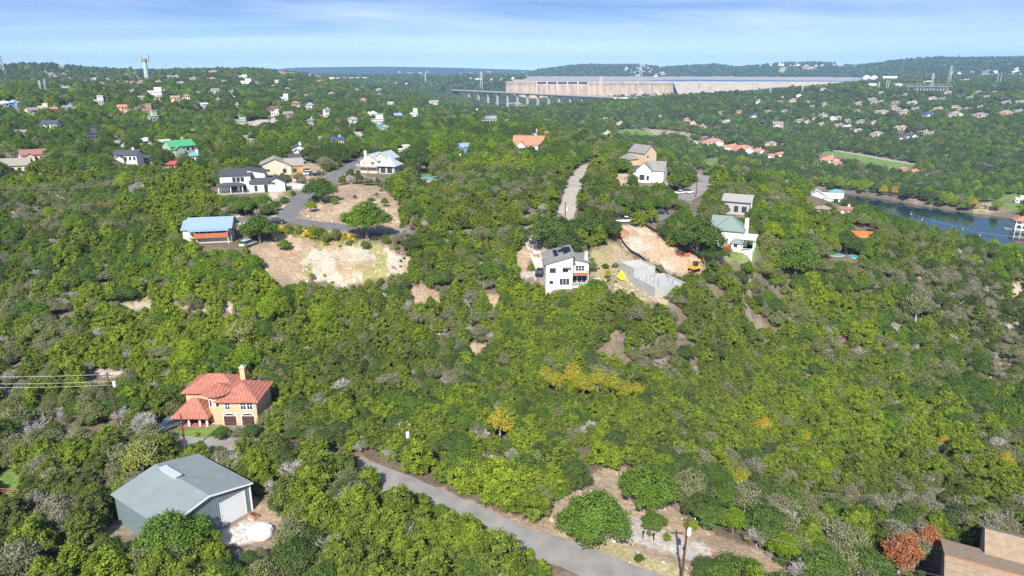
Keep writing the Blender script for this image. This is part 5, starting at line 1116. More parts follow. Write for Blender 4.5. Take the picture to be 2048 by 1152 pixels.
for i,(u,v,wp,yw) in enumerate(VW): gen_house(u,v,wp,'orange','white','H' if i in(0,3) else 'h',f'white villa wing with orange tile roof, {ORD[i]} in the resort','white villas with orange tile roofs',yaw=yw,name='villa_wing',cat='villa')
for i,(u,v,wp) in enumerate(((1655,324,44),(1672,330,22),(1804,342,18),(1828,347,20))): gen_house(u,v,wp,'orange','cream','h',f'low orange-tiled pavilion, {ORD[i]} below the pale straight lane','orange-tiled pavilions below the lane',yaw=-.2,name='pavilion',cat='pavilion')
# green-roofed house, red pavilion
gen_house(361,318,54,'green','sage','G','sage house with a vivid green metal roof',yaw=.9,name='green_roofed_house')
gen_house(391,322,28,'teal','white','p','small open shelter with a turquoise roof right of the green-roofed house',yaw=.1,name='shelter',cat='shelter')
gen_house(350,340,32,'scarlet','peach','p','small garden pavilion with a bright red roof',yaw=.1,name='garden_pavilion',cat='pavilion')
gen_house(930,305,30,'metal','blue','g','long narrow pale-blue roofed shed in the central trees',yaw=.5,name='narrow_shed',cat='shed')
# house by the river
x,y=226,506; z=pad(x,y,12,-33)
H=House(x,y,z,R(-18),'large pale grey-roofed white house by the river','house','river_house')
g=H.wing(-4,4,14,11,5.0,'gy',WH,R_['zinc'],rise=4.2,ov=.7); g2=H.wing(7,3,13,10,4.6,'gx',WH,R_['zinc'],rise=3.0,ov=.7); H.wing(-11,6,8,9,4,'gx',WH,R_['zinc'],rise=2.6)
H.win(g2,'r',-1.5,.8,1.6,3.2,DTRIM); H.win(g2,'r',1.5,.8,1.6,3.2,DTRIM); H.win(g2,'f',2,.8,3,3,DTRIM,bars=3); H.deck(13.6,-3,19,5,1,WOODG,WOODG,'deck',1,'fr')
clr((1610,398),(1615,378),(1672,374),(1688,398),(1680,408),(1650,404),dep=515); FOOT.append((x,y+3,14))
e=empty('boat_dock',(269,578,RIVZ),R(-15),'small boat dock with a teal hipped roof on the river','boat dock')
b=MB(); b.box(-5.5,-4,-.3,5.5,4,.5); b.build('platform',WOODG,e); b=MB()
for px_ in(-5,0,5):
    for py_ in(-3.6,3.6): b.bar((px_,py_,-3),(px_,py_,4.2),.2,n=6)
b.build('posts',TRIM,e); H2=House(0,0,0,0,'x'); H2.wing(0,0,10.6,7.8,4.1,'hip',WH,R_['teal'],rise=1.6,ov=.8,wall=False)
for c in list(H2.e.children): c.parent=e
bpy.data.objects.remove(H2.e); rect(1656,374,1686,392,585)
# arched boathouse
e=empty('boathouse',(336,449,RIVZ),R(-22),'white two-storey boathouse with arches and a red tile roof over the water','boathouse')
b=MB(); b.box(-7,-5,.4,7,5,.8); b.box(-7,-5,3.9,7,5,4.3)
for px_ in np.linspace(-6.7,6.7,5):
    for py_ in(-4.7,4.7): b.box(px_-.3,py_-.3,-3,px_+.3,py_+.3,3.9); b.box(px_-.22,py_-.22,4.3,px_+.22,py_+.22,6.9)
for py_ in(-4.85,4.6):
    for k in range(4):
        c0=-6.7+3.35*(k+.5); 
        for i in range(8):
            a0,a1=math.pi*i/8,math.pi*(i+1)/8; z0_=2.6+1.1*math.sin(a0); z1_=2.6+1.1*math.sin(a1); xa,xb=c0+1.45*math.cos(a0),c0+1.45*math.cos(a1)
            b.add([(xb,py_,z1_),(xa,py_,z0_),(xa,py_,3.9),(xb,py_,3.9),(xb,py_+.25,z1_),(xa,py_+.25,z0_),(xa,py_+.25,3.9),(xb,py_+.25,3.9)],[(0,1,2,3),(7,6,5,4),(0,4,5,1)])
b.build('arcade',TRIM,e); b=MB(); b.box(-5,-3,4.3,5.5,4.2,6.8); b.build('upper_room',W_['grey'],e)
H2=House(0,0,0,0,'x'); H2.wing(0,0,14,10,6.9,'hip',WH,R_['orange'],rise=2.2,ov=.9,wall=False)
for c in list(H2.e.children): c.parent=e
bpy.data.objects.remove(H2.e); b=MB(); b.box(-12,-3,.1,-7,2,.5); b.build('jetty',WOODG,e); rect(2012,424,2060,462,455)
CLEAR.append(([(1690,388),(1760,402),(1850,416),(1925,424),(1960,434),(2060,464),(2060,497),(1985,486),(1920,467),(1850,449),(1785,428),(1740,410),(1700,400)],520))
# orange court fence, pools
x,y,z=G(1722,472); e=empty('orange_fence',(x,y,z),R(-8),'bright orange mesh fence around a small court on the ridge','fence'); z=pad(x,y,6)
b=MB(); b.box(-4.6,0,0,4.6,.06,1.9); b.build('mesh_panel',mat('orange_mesh',(.75,.16,.04),var=.15),e); b=MB()
for i in range(6): b.bar((-4.6+i*1.84,0,-.3),(-4.6+i*1.84,0,2.1),.06,n=5)
b.build('posts',DTRIM,e); b=MB(); b.box(-4.6,-3,.02,4.6,-.1,.06); b.build('court_slab',MATS['ochre_stone'] if 'ochre_stone' in MATS else CONC,e); rect(1702,458,1745,475,x*0+math.hypot(x,y)+2); FOOT.append((x,y-1.5,4))
POOL=mat('pool_water',(.04,.42,.42),rough=.1,var=.05)
for u,v,lb,a in((1702,514,'small turquoise kidney pool under the oak on the right ridge',1.0),(1674,511,'pale blue covered spa beside the turquoise pool',.8),(858,355,'small pale pool on the lawn in the centre',1.2)):
    x,y,z=G(u,v); z=pad(x,y,3.2); e=empty('swimming_pool',(x,y,z),0,lb,'pool'); b=MB(); b.lathe([(2.0*a,-.3),(2.0*a,.12)],24); b.v=[(p[0]*1.5,p[1],p[2]) for p in b.v]; b.build('coping',CONC,e); b=MB(); b.lathe([(1.7*a,0),(1.7*a,.16)],24); b.v=[(p[0]*1.5,p[1],p[2]) for p in b.v]; b.build('water_surface',POOL,e); FOOT.append((x,y,3)); rect(u-16,v-7,u+16,v+6,math.hypot(x,y)+3)
# ------------------------------------------------------------ dam, bridge, tower, pylons
def X_at(u,y,z): # world x seen at column u for given y and height
    d=y*cP-(z-CH)*sP; return (u-1024)*d/F
DC=mat('stained_dam_concrete',(.36,.29,.22),var=.28,scale=.02,bump=.3)
def stain(m):
    t=m.node_tree; b=t.nodes['Principled BSDF']; co=nn(t,'ShaderNodeTexCoord'); mp=nn(t,'ShaderNodeMapping'); mp.inputs['Scale'].default_value=(.09,.01,.012); no=nn(t,'ShaderNodeTexNoise'); no.inputs['Detail'].default_value=6; no.inputs['Scale'].default_value=1
    t.links.new(co.outputs['Object'],mp.inputs[0]); t.links.new(mp.outputs[0],no.inputs['Vector']); r=nn(t,'ShaderNodeValToRGB'); e=r.color_ramp.elements; e[0].position=.3; e[0].color=(.19,.15,.115,1); e[1].position=.68; e[1].color=(.39,.30,.205,1); t.links.new(no.outputs[0],r.inputs[0]); t.links.new(r.outputs[0],b.inputs['Base Color'])
stain(DC)
YD=2500.; xa,xs0,xs1,xb=[X_at(u,YD,22) for u in(1012,1073,1176,1345)]
e=empty('dam',((xa+xb)/2,YD,0),0,'wide stained concrete gravity dam with open spillway bays','dam'); cx0=(xa+xb)/2
def face(x0,x1,zt,th=8):  # vertical head then battered face
    return [(x0,-th,zt),(x0,-th,zt-14),(x0,-62,-46),(x0,14,-46),(x0,14,zt)],(x0,x1)
def dampart(name,x0,x1,zt,m,zh=14):
    b=MB(); P=[(-8,zt),(-8,zt-zh),(-62,-46),(14,-46),(14,zt)]; n_=5
    b.add([(x0-cx0,p[0],p[1]) for p in P]+[(x1-cx0,p[0],p[1]) for p in P],[tuple(range(n_)),tuple(range(2*n_-1,n_-1,-1))]+[(i,n_+i,n_+(i+1)%n_,(i+1)%n_) for i in range(n_)]); return b.build(name,m,e)
dampart('left_wall',xa,xs0,22,DC); dampart('right_wall',xs1,xb,22,DC); dampart('spillway_face',xs0,xs1,14.5,DC,3)
LIP=mat('rusty_spill_lip',(.50,.27,.13),var=.2,scale=.05); PALE=mat('pale_dam_concrete',(.39,.33,.245),var=.15,scale=.05)
b=MB(); b.box(xs0-cx0,-8.6,9.5,xs1-cx0,-8.02,14.3); b.build('spill_lip',LIP,e)
b=MB(); b.box(xa-cx0,-9,19,xs0-cx0,-8.03,23.2); b.build('parapet',PALE,e); b=MB(); b.box(xs1-cx0,-9,16,xb-cx0,-8.03,23.2); b.build('parapet',PALE,e)
for i in range(6):
    px_=xs0+(xs1-xs0)*i/5-cx0; b=MB(); b.add([(px_-2.2,-16,8),(px_+2.2,-16,8),(px_+2.2,14,8),(px_-2.2,14,8),(px_-2.2,-6,23.5),(px_+2.2,-6,23.5),(px_+2.2,14,23.5),(px_-2.2,14,23.5)],[(0,3,2,1),(4,5,6,7),(0,1,5,4),(1,2,6,5),(2,3,7,6),(3,0,4,7)]); b.build('spillway_pier',PALE,e)
    b=MB(); b.add([(px_-2,-61,-44),(px_+2,-61,-44),(px_+2,-9,12),(px_-2,-9,12),(px_-2,-65,-44),(px_+2,-65,-44),(px_+2,-12,12),(px_-2,-12,12)],[(4,5,6,7),(0,4,7,3),(1,2,6,5),(3,7,6,2)]); b.build('training_wall',PALE,e)
b=MB(); b.box(xs0-cx0,-4,22.2,xs1-cx0,6,23.8); b.build('crest_road',CONC,e)
tx=X_at(1201,YD,22)-cx0; b=MB(); b.box(tx-6,-13,2,tx+6,-7,34); b.box(tx-8,-12,34,tx+8,2,36.5); b.build('intake_tower',PALE,e)
clr((1010,158),(1345,158),(1345,184),(1250,188),(1150,196),(1080,203),(1010,203),dep=2440)
# riprap embankment
xe=X_at(1722,2440,24); b=MB(); n_=40; V=[];Fc=[]
for i in range(n_+1):
    k=i/n_; xx=xb+(xe-xb)*k; yy=YD-60*k; V+=[(xx,yy+30,20),(xx,yy+5,22.6),(xx,yy-5,22.6),(xx,yy-150,-40)]
for i in range(n_):
    for j in range(3): Fc.append((4*i+j,4*i+j+1,4*i+5+j,4*i+4+j))
b.add(V,[f[::-1] for f in Fc]); o=b.build('embankment',mat('riprap',(.34,.295,.225),var=.14,scale=.05,bump=.5)); tag(o,'long pale riprap embankment running right from the dam','embankment')
clr((1330,158),(1700,160),(1690,165),(1600,173),(1500,181),(1330,184),dep=2350)
# bridge
YB0,YB1=2420.,1730.; ZB=-3.
A=np.array([X_at(898,YB0,ZB),YB0]); B=np.array([X_at(1240,YB1,ZB),YB1]); dv=(B-A); LB=np.linalg.norm(dv); ang=math.atan2(dv[1],dv[0])
e=empty('highway_bridge',(A[0],A[1],ZB),ang,'long highway bridge on tall single piers in front of the dam','bridge')
b=MB(); b.box(-40,-8,-1.4,LB+30,8,0); b.build('deck',CONC,e); b=MB(); b.box(-40,-8.3,.004,LB+30,-7.9,1.3); b.build('parapet',PALE,e); b=MB(); b.box(-40,7.9,.004,LB+30,8.3,1.3); b.build('parapet',PALE,e); b=MB(); b.box(-40,-5,-4.2,LB+30,-3.6,-1.41); b.box(-40,3.6,-4.2,LB+30,5,-1.41); b.build('girder',mat('bridge_girder',(.20,.20,.19)),e)
for u in(938,957,976,995,1015,1035,1055,1076,1098,1119,1141,1165,1189,1213):
    # solve station along the deck
    best=min(np.linspace(0,1,2001),key=lambda k:abs(proj(A[0]+dv[0]*k,A[1]+dv[1]*k,ZB)[0]-u)); px_,py_=A+dv*best; zg=float(hz(px_,py_))-ZB-2
    q=best*LB; b=MB(); b.add([(q-2.2,-3.2,zg),(q+2.2,-3.2,zg),(q+2.2,3.2,zg),(q-2.2,3.2,zg),(q-1.7,-2.7,-8),(q+1.7,-2.7,-8),(q+1.7,2.7,-8),(q-1.7,2.7,-8)],[(0,3,2,1),(4,5,6,7),(0,1,5,4),(1,2,6,5),(2,3,7,6),(3,0,4,7)]); p=b.build('pier',PALE,e)
    b=MB(); b.prism([(q-1.8,-2.8),(q+1.8,-2.8),(q+1.8,2.8),(q-1.8,2.8)],-8.0,-7.2); b.add([(q-1.8,-2.8,-7.2),(q+1.8,-2.8,-7.2),(q+1.8,2.8,-7.2),(q-1.8,2.8,-7.2),(q-2,-7,-4.25),(q+2,-7,-4.25),(q+2,7,-4.25),(q-2,7,-4.25)],[(0,3,2,1),(4,5,6,7),(0,1,5,4),(1,2,6,5),(2,3,7,6),(3,0,4,7)]); b.build('pier_cap',PALE,p)
CLEAR.append(([(896,176),(1240,188),(1238,193),(1150,194),(1080,200),(1062,209),(985,211),(975,202),(930,194),(896,184)],1650))
for k in np.linspace(0,1,30): q=A+dv*k; FOOT.append((q[0],q[1],14))
x,y,z=G(1275,197); o=MB().box(-56,-1,-16,56,1,6).build('retaining_wall',mat('white_concrete_wall',(.62,.60,.55),var=.08,scale=.1)); o.location=(X_at(1275,1650,-6),1650,-6); o.rotation_euler=(0,0,R(6)); tag(o,'long low white concrete wall at the right end of the bridge','wall'); rect(1238,186,1312,196,1660)
# water tower (fluted standpipe with antenna arms)
x,y,z=G(294,156); zt=60+ (140-122)*math.hypot(x,y)/1466.
e=empty('water_tower',(x,y,z),0,'tall grey-green standpipe water tower with flared head on the left skyline','water tower'); hgt=zt-z; r0=5.5*hgt/45*1.0
TW=mat('tower_concrete',(.36,.42,.37),var=.06,scale=.1); b=MB(); b.lathe([(r0*1.05,-3),(r0,hgt*.75),(r0,hgt*.84),(r0*1.5,hgt*.97),(r0*1.55,hgt)],26); b.build('shaft',TW,e)
b=MB(); b.lathe([(r0*1.62,hgt+.01),(r0*1.62,hgt+1.2)],26); b.build('parapet',mat('tower_band',(.25,.17,.15)),e)
for sx_,hh_ in((-1,4),(1,9)):
    b=MB(); b.box(sx_*r0*1.75-1.4,-1.4,hgt-5,sx_*r0*1.75+1.4,1.4,hgt+hh_); b.box(min(sx_*r0*1.5,sx_*r0*1.8),-.5,hgt-3,max(sx_*r0*1.5,sx_*r0*1.8),.5,hgt-2); b.build('antenna_pod',W_['grey'],e)
rect(282,112,304,155,math.hypot(x,y)+8); FOOT.append((x,y,10))
# lattice pylons
def pylon(u,vb,vt,label,group='lattice transmission pylons',r_=None,w=.22,m=STEEL):
    x,y,z=G(u,vb); D=proj(x,y,z)[2]; h=(vb-vt)*D/F*1.02; e=empty('lattice_pylon',(x,y,z-1),random.uniform(-.4,.4),label,'pylon',group); b=MB(); W0=h*.07; th=max(.22,D*.00028)
    def c(k,i): s=W0*(1-k)**1.1+h*.012; return ((-1)**(i in(1,2))*-s,(-1)**(i in(2,3))*-s,h*k)
    cs=lambda k:[(-1*(W0*(1-k)+h*.012),-(W0*(1-k)+h*.012),h*k),((W0*(1-k)+h*.012),-(W0*(1-k)+h*.012),h*k),((W0*(1-k)+h*.012),(W0*(1-k)+h*.012),h*k),(-(W0*(1-k)+h*.012),(W0*(1-k)+h*.012),h*k)]
    ks=[0,.22,.42,.6,.75,.88,1]
    for k0,k1 in zip(ks[:-1],ks[1:]):
        a,d=cs(k0),cs(k1)
        for i in range(4): b.bar(a[i],d[i],th,n=3); b.bar(a[i],d[(i+1)%4],th*.6,n=3); b.bar(d[i],d[(i+1)%4],th*.6,n=3)
    b.build('lattice',m,e); b=MB()
    for k,L_ in((.72,.15),(.84,.12),(.95,.09)): b.bar((-h*L_,0,h*k),(h*L_,0,h*k),th,n=3); b.bar((-h*L_,0,h*k),(0,0,h*(k+.05)),th*.7,n=3); b.bar((h*L_,0,h*k),(0,0,h*(k+.05)),th*.7,n=3)
    b.build('crossarm',m,e); rect(u-3,vt,u+3,vb-3,D); return e,h
for u,vb,vt,lb in((851,166,148,'pale lattice pylon left of the bridge'),(963,180,145,'dark lattice pylon standing behind the bridge deck'),(1279,186,130,'tall thin pylon in front of the dam right of the tower'),(1540,188,168,'thin lattice pylon at the right foot of the embankment'),(1604,186,172,'squat lattice pylon at the end of the embankment'),(1862,178,148,'tall lattice pylon inside the substation'),(1897,168,133,'thin lattice pylon behind the substation'),(1757,178,163,'short lattice pylon left of the twin steel poles'),(8,150,112,'thin red-and-white mast on the far left skyline'),(82,184,160,'pale pylon on the far left hillside'),(93,186,158,'right one of the pylon pair on the far left hillside')): pylon(u,vb,vt,lb)
def mono(u,vb,vt,label,r_=.5,m=STEEL,group='tall thin poles in the distance',arms=True):
    x,y,z=G(u,vb); D=proj(x,y,z)[2]; h=(vb-vt)*D/F*1.02; e=empty('transmission_pole',(x,y,z-1),0,label,'pole',group); r_=max(.22,D*.0003) if r_ is None else r_
    b=MB(); b.bar((0,0,0),(0,0,h),r_*1.2,r_*.7,8); b.build('pole',m,e)
    if arms: b=MB(); b.bar((-h*.06,0,h*.93),(h*.06,0,h*.93),r_*.5,n=4); b.bar((-h*.06,0,h*.85),(h*.06,0,h*.85),r_*.5,n=4); b.build('crossarm',m,e)
    rect(u-2,vt,u+2,vb-3,D)
for u,vb,vt,lb,mm in((1772,178,160,'left one of the short twin steel poles',STEEL),(1776,178,160,'right one of the short twin steel poles',STEEL),(1993,169,146,'left one of the tall twin steel poles on the right',STEEL),(1999,169,145,'right one of the tall twin steel poles on the right',STEEL)): mono(u,vb,vt,lb,.9,mm,'twin steel transmission poles',False)
for i,(u,vb,vt) in enumerate(((1271,189,170),(1322,189,172),(1397,190,168),(1419,189,171),(1514,187,172),(1525,185,176),(789,163,146),(333,144,128),(374,146,130),(471,143,130),(466,160,138),(477,160,144),(606,148,138),(612,148,139),(1943,172,155))): mono(u,vb,vt,f'dark thin distant pole, {ORD[i]} of the lone poles',None,POLEM)
# substation: gantries and racks
x,y,z=G(1852,181); D=proj(x,y,z)[2]; z=pad(x,y,38); e=empty('substation',(x,y,z),-.3,'electrical substation of grey steel gantries and racks','substation'); b=MB()
for i in range(12):
    for j in range(3):
        q=(-44+i*8,-12+j*12); b.bar((*q,0),(*q,9+4*(j==1)),.35,n=4)
        if i<11: b.bar((*q,8.6+4*(j==1)),(q[0]+8,q[1],8.6+4*(j==1)),.3,n=4)
for i in(0,4,8,11): b.bar((-44+i*8,-12,8.6),(-44+i*8,12,8.6),.3,n=4)
b.build('gantry',STEEL,e); b=MB()
for i in range(14): b.box(-42+i*6,-4,0,-39.5+i*6,-1,3.4)
b.build('transformer_rack',W_['grey'],e); rect(1828,168,1884,181,D); FOOT.append((x,y,45))
# ------------------------------------------------------------ utility poles and wires near by
POLES={}
def upole(key,u,vb,vt,label,tr=True,arm=True,lean=0,rz=0,cans='grey'):
    x,y,z=G(u,vb); zt=CH+y/(F*cP+(576-vt)*sP)*(-F*sP+(576-vt)*cP); h=max(zt-z,4.5)
    e=empty('utility_pole',(x,y,z),rz,label,'utility pole','utility poles'); b=MB(); b.bar((0,0,-1),(lean,0,h),.17,.12,10); b.build('pole',POLEM,e)
    if arm: b=MB(); b.box(-.9+lean,-.06,h-.55,.9+lean,.06,h-.42); c=b.build('crossarm',POLEM,e); b=MB(); [b.bar((q+lean,0,h-.42),(q+lean,0,h-.2),.05,n=6) for q in(-.8,.8,0)]; b.build('insulator',TRIM,c)
    if tr: b=MB(); b.lathe([(.27,h-2.6),(.29,h-2.5),(.29,h-1.7),(.2,h-1.62)],14,(.45,0)); b.build('transformer',mat('transformer_grey',(.55,.60,.62)),e)
    b=MB(); b.box(-.16,-.22,h*.5,.02,-.12,h*.5+.5); b.build('cable_box',BLK,e)
    POLES[key]=(x,y,z,h); rect(u-4,vt-3,u+4,vb-14,y-1); FOOT.append((x,y,.5)); return e
upole('right',1362,1162,1033,'dark wooden utility pole with grey transformer at the bottom right',lean=.25)
upole('mid',813,938,845,'slim dark utility pole standing in the thicket beside the road',arm=True)
upole('villa',374,915,829,'bare dark utility pole between the villa and the metal barn',tr=False,arm=False)
upole('left',240,856,745,'brown utility pole with pale transformer left of the villa',lean=-.5)
upole('lane',1130,450,404,'grey pole with a lamp beside the pale gravel lane',tr=True,arm=False)
upole('street',1392,395,352,'thin dark pole beside the curving street',tr=False,arm=False)
upole('oaks',1284,425,381,'brown pole rising from the oaks below the farmhouse',tr=False,arm=False)
upole('court',919,327,300,'pole with white transformer beside the central shed')
for i,(u,vb,vt) in enumerate(((1818,446,422),(1841,453,433),(1922,468,452),(1956,480,464))): upole('riv%d'%i,u,vb,vt,f'{["first","second","third","fourth"][i]} utility pole from the left on the ridge above the river')
upole('slope',333,372,345,'thin pole beside the grey leafless tree on the upper left slope',tr=False)
WIRE=mat('cable_grey',(.38,.38,.38),rough=.5); WIRED=mat('cable_dark',(.05,.05,.05),rough=.5)
def wire(p,q,label,sag=1.2,r=.02,m=WIRED,group='overhead wires'):
    p,q=np.array(p,float),np.array(q,float); b=MB(); pts=[p+(q-p)*k-np.array([0,0,4*sag*k*(1-k)]) for k in np.linspace(0,1,17)]
    for a,c in zip(pts[:-1],pts[1:]): b.bar(a,c,r,n=4)
    o=b.build('overhead_wire',m); tag(o,label,'wire',group=group)
def top(k,dx=0,dz=-.3): x,y,z,h=POLES[k]; return (x+dx,y,z+h+dz)
wire(top('mid'),top('right'),'upper dark wire between the two poles above the foreground road'); wire(top('mid',0,-2.2),top('right',0,-2.6),'lower dark wire between the two poles above the foreground road')
wire(top('right'),(92,52,6),'dark wire leaving the bottom right pole towards the brown-roofed house'); wire(top('right',0,-2.5),(92,50,3.5),'lower dark wire leaving the bottom right pole towards the brown-roofed house')
wire(top('mid'),top('villa'),'dark wire between the thicket pole and the pole beside the barn')
for i,dz in enumerate((-.3,-1.6,-2.3)):
    wire(top('left',0,dz),(-120,109,12.2+dz),f'{["upper","middle","lower"][i]} pale wire running left from the pole beside the villa',1.0,.03,WIRE)
wire((-88,110,42.5),top('slope'),'pale cable crossing the upper left slope',2.2,.07,WIRE)
for i in range(3): wire(top('riv%d'%i),top('riv%d'%(i+1)),f'{["left","middle","right"][i]} span of wire above the river',.8,.05,WIRE)
x,y,z=POLES['riv3'][:3]; wire(top('riv3'),(x+70,y-30,z+2),'wire running off right from the last river pole',.8,.05,WIRE)
# ------------------------------------------------------------ cars and small things
def car(u,v,yaw,col,label,kind='suv',name=None):
    x,y,z=G(u,v); z=pad(x,y,3.0,float(hz(x,y))); e=empty(name or('pickup_truck' if kind=='pickup' else 'parked_car'),(x,y,z+.07),yaw,label,'truck' if kind=='pickup' else 'car','parked vehicles')
    paint=mat('paint_'+'_'.join('%02d'%int(c*99) for c in col),col,rough=.3,var=.03,spec=.6); b=MB(); L_=4.7 if kind!='pickup' else 5.7; w_=.93; H1=.95; H2=1.65 if kind!='sedan' else 1.42
    sec=[(-L_/2,.45,.8),(-L_/2+.1,.4,H1-.02),(L_/2-.9,.38,H1),(L_/2-.1,.42,.78),(L_/2,.45,.6)]
    pr=[(-L_/2,.38),(-L_/2,H1),(L_/2-1.1,H1),(L_/2-.15,H1-.16),(L_/2,.62),(L_/2,.38)]
    n_=len(pr); b.add([(p,-w_,q) for p,q in pr]+[(p,w_,q) for p,q in pr],[tuple(range(n_)),tuple(range(2*n_-1,n_-1,-1))]+[(i,n_+i,n_+(i+1)%n_,(i+1)%n_) for i in range(n_)]); b.build('body',paint,e)
    if kind=='pickup': x0,x1,x2,x3=-.2,0.05,1.15,1.85
    elif kind=='sedan': x0,x1,x2,x3=-1.7,-1.0,.5,1.2
    else: x0,x1,x2,x3=-2.2,-1.95,.5,1.25
    b=MB(); b.add([(x0,-w_*.96,H1+.003),(x3,-w_*.96,H1+.003),(x3,w_*.96,H1+.003),(x0,w_*.96,H1+.003),(x1,-w_*.82,H2),(x2,-w_*.82,H2),(x2,w_*.82,H2),(x1,w_*.82,H2)],[(0,3,2,1),(4,5,6,7),(0,1,5,4),(1,2,6,5),(2,3,7,6),(3,0,4,7)]); b.build('windows',GL,e)
    b=MB(); b.box(x1,-w_*.83,H2+.003,x2,w_*.83,H2+.05); b.build('roof',paint,e)
    if kind=='pickup': b=MB(); b.box(-2.7,-.78,H1+.003,-.35,.78,H1+.03); b.build('bed',BLK,e)
    for px_ in(-L_*.31,L_*.31):
        for py_ in(-w_,w_): b=MB(); b.bar((px_,py_-.1,.35),(px_,py_+.1,.35),.36,n=14); t=b.build('wheel',BLK,e); b=MB(); b.bar((px_,py_-.12,.35),(px_,py_+.12,.35),.19,n=10); b.build('rim',STEEL,t)
    for py_ in(-.65,.65): b=MB(); b.box(L_/2-.05,py_-.18,.62,L_/2+.02,py_+.18,.76); b.build('headlight',TRIM,e)
    FOOT.append((x,y,2.6)); rect(u-12,v-8,u+12,v+3,math.hypot(x,y)+2)
car(341,856,R(-130),(.10,.13,.17),'dark blue-grey car parked in the shade beside the villa porch','suv')
car(1248,445,R(8),(.72,.72,.72),'white pickup truck parked at the blue toilet','pickup')
car(1080,550,R(80),(.02,.02,.025),'black car at the lower end of the pale driveway','suv')
car(620,350,R(20),(.65,.66,.68),'white car in the yard of the tan-roofed house','suv'); car(634,351,R(15),(.02,.025,.03),'black pickup beside the white car in the tan-roofed house yard','pickup')
car(1362,388,R(30),(.70,.70,.70),'white car nearest the kerb on the curving street','sedan'); car(1376,387,R(10),(.68,.69,.70),'second white car on the curving street','suv'); car(1352,380,R(-40),(.03,.03,.04),'black car under the oak by the curving street','suv')
car(1322,428,R(-20),(.03,.03,.035),'black car under the trees on the road above the building plot','sedan'); car(554,447,R(10),(.03,.03,.04),'black car under the oak at the road junction','sedan')
car(497,492,R(70),(.5,.55,.55),'pale car half hidden under the oak beside the blue-roofed cabin','suv')
# portable toilet, dirt mound, excavator, silt fences, mailbox, wooden fences
x,y,z=G(1226,459); e=empty('portable_toilet',(x,y,z),.2,'bright blue portable toilet on the building plot','portable toilet'); b=MB(); b.box(-.6,-.6,0,.6,.6,2.1); b.build('cabin',mat('blue_plastic',(.01,.25,.62),rough=.4,var=.05),e); b=MB(); b.add([(-.65,-.65,2.1),(.65,-.65,2.1),(.65,.65,2.1),(-.65,.65,2.1),(-.4,-.4,2.35),(.4,-.4,2.35),(.4,.4,2.35),(-.4,.4,2.35)],[(0,3,2,1),(4,5,6,7),(0,1,5,4),(1,2,6,5),(2,3,7,6),(3,0,4,7)]); b.build('roof',mat('blue_plastic_roof',(.03,.35,.7)),e); b=MB(); b.box(-.4,-.64,.1,.4,-.6,1.95); b.build('door',mat('blue_door',(.01,.2,.55)),e)
x,y,z=G(1240,468); b=MB(); nn_=12; V=[]
prof=[(3.0,-.3),(2.4,.6),(1.5,1.3),(.5,1.7)]; b.lathe(prof,18); b.v=[(p[0]*(1+.15*math.sin(3*math.atan2(p[1],p[0]))),p[1]*.8,p[2]+.12*math.sin(p[0]*3)) for p in b.v]; o=b.build('dirt_mound',mat('mound_soil',(.33,.17,.08),var=.25,scale=2,bump=.6)); o.location=(x,y,z); tag(o,'brown dirt mound behind the blue toilet on the plot','mound')
x,y,z=G(1388,541); e=empty('mini_excavator',(x,y,z),.5,'small yellow excavator at the corner of the building plot','excavator'); YE=mat('machine_yellow',(.72,.36,.02),rough=.4)
b=MB(); b.box(-1.3,-.95,0,1.3,-.5,.55); b.box(-1.3,.5,0,1.3,.95,.55); b.build('tracks',BLK,e); b=MB(); b.box(-1.2,-.85,.6,.9,.85,1.3); b.build('body',YE,e); b=MB(); b.box(-.4,-.7,1.303,.7,.3,2.4); b.build('cab',GL,e); b=MB(); b.bar((.9,.5,1.2),(2.3,.5,2.6),.15,n=5); b.bar((2.3,.5,2.6),(3.1,.5,1.1),.12,n=5); b.box(2.8,.2,.6,3.3,.8,1.1); b.build('boom',YE,e)
x,y,z=G(1366,512); e=empty('barrier_pile',(x,y,z),0,'pile of orange barriers beside the block foundation','barrier pile'); b=MB()
for i in range(7): a=i*.9; b.bar((-1.6+i*.5,math.sin(a)*.6,.1),(-1.0+i*.5,math.cos(a)*.6,.8),.14,n=5)
b.build('barriers',MATS['orange_mesh'],e)
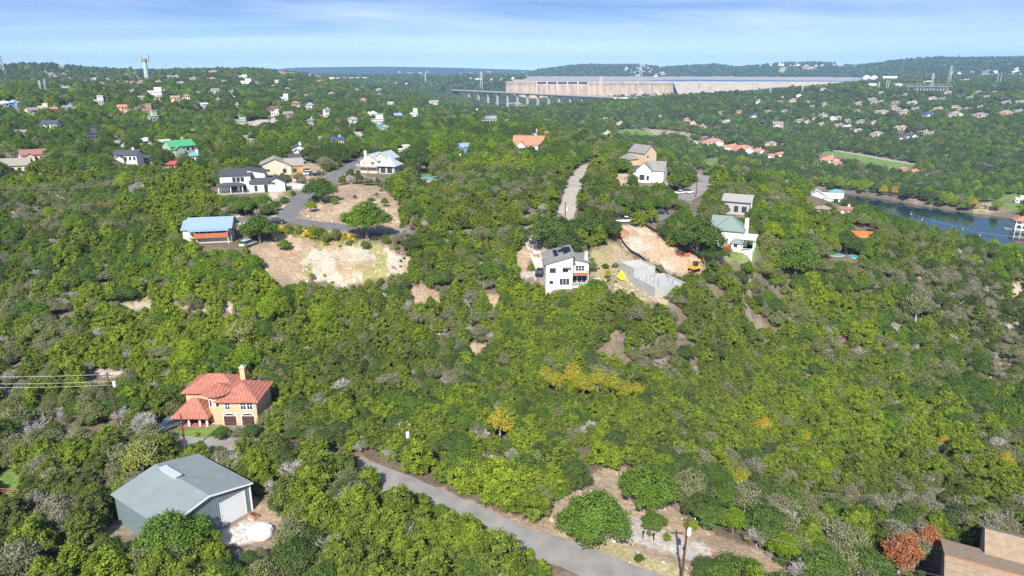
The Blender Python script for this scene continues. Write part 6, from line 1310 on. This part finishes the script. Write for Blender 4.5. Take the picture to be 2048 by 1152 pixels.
def fence(px,h,m,label,name='silt_fence',post=2.5,rails=False):
    P=resample(px,1.0); b=MB(); c=MB(); P3=[(p[0],p[1],float(hz(p[0],p[1]))) for p in P]; o0=P3[0]
    e=empty(name,o0,0,label,'fence')
    for i,(a,d) in enumerate(zip(P3[:-1],P3[1:])):
        a=np.array(a)-o0; d=np.array(d)-o0
        if rails:
            for k in(.35,.65,.95): b.bar(a+[0,0,h*k],d+[0,0,h*k],.06,n=4)
        else: b.add([a+[0,0,-.2],d+[0,0,-.2],d+[0,0,h],a+[0,0,h],a+[.03,.03,-.2],d+[.03,.03,-.2],d+[.03,.03,h],a+[.03,.03,h]],[(0,1,2,3),(7,6,5,4),(3,2,6,7)])
        if i%int(post)==0: c.bar(a+[0,0,-.3],a+[0,0,h+.15],.06,n=5)
    b.build('rails' if rails else 'fabric',m,e); c.build('posts',WOODG if m is not BLK else BLK,e)
fence([(1236,470),(1248,490),(1262,505),(1290,525),(1320,548),(1335,565),(1337,600)],.75,BLK,'black silt fence along the left side of the building plot')
fence([(1290,452),(1312,465),(1330,483),(1370,503),(1392,512),(1408,530)],.75,BLK,'black silt fence along the right side of the building plot')
fence([(-10,990),(20,992),(45,996)],1.2,mat('red_wood_rail',(.30,.10,.06)),'reddish wooden rail fence at the far left edge','rail_fence',rails=True)
fence([(836,338),(848,336),(868,335)],1.8,WOODG,'grey wooden fence behind the small central lawn','wooden_fence')
fence([(565,360),(600,365),(622,371)],1.0,W_['stone'],'low pale stone retaining wall beside the concrete forecourt','retaining_fence')
x,y,z=G(1275,1120); e=empty('white_standpipe',(x,y,z),0,'small white pipe marker on the dirt verge','marker'); b=MB(); b.bar((0,0,-.1),(0,0,1.0),.12,n=8); b.build('pipe',TRIM,e); b=MB(); b.box(-.2,-.2,1.0,.2,.2,1.2); b.build('cap',W_['grey'],e)
for i,(u,v) in enumerate(((1286,1078),(1307,1082),(1287,1078))[:2]): x,y,z=G(u,v); e=empty('dark_stake',(x,y,z),0,f'{["left","right"][i]} dark stake on the bare dirt','stake'); b=MB(); b.bar((0,0,-.1),(0,0,1.2),.07,n=6); b.build('post',BLK,e); b=MB(); b.box(-.12,-.12,1.0,.12,.12,1.25); b.build('knob',BLK,e)
build_roads()
build_trees()
shrubs_and_rocks()
build_ground()
# haze: one closed box of even air
b=MB(); b.box(-9500,-300,-200,9500,9500,230)
hm=bpy.data.materials.new('air'); hm.use_nodes=True; t=hm.node_tree; t.nodes.remove(t.nodes['Principled BSDF'])
pv=nn(t,'ShaderNodeVolumePrincipled'); pv.inputs['Color'].default_value=(.36,.62,1,1); pv.inputs['Density'].default_value=1.05e-4; pv.inputs['Anisotropy'].default_value=0
t.links.new(pv.outputs[0],t.nodes['Material Output'].inputs['Volume'])
o=b.build('haze',hm); tag(o,'thin blue air between the camera and the far hills',kind='stuff')
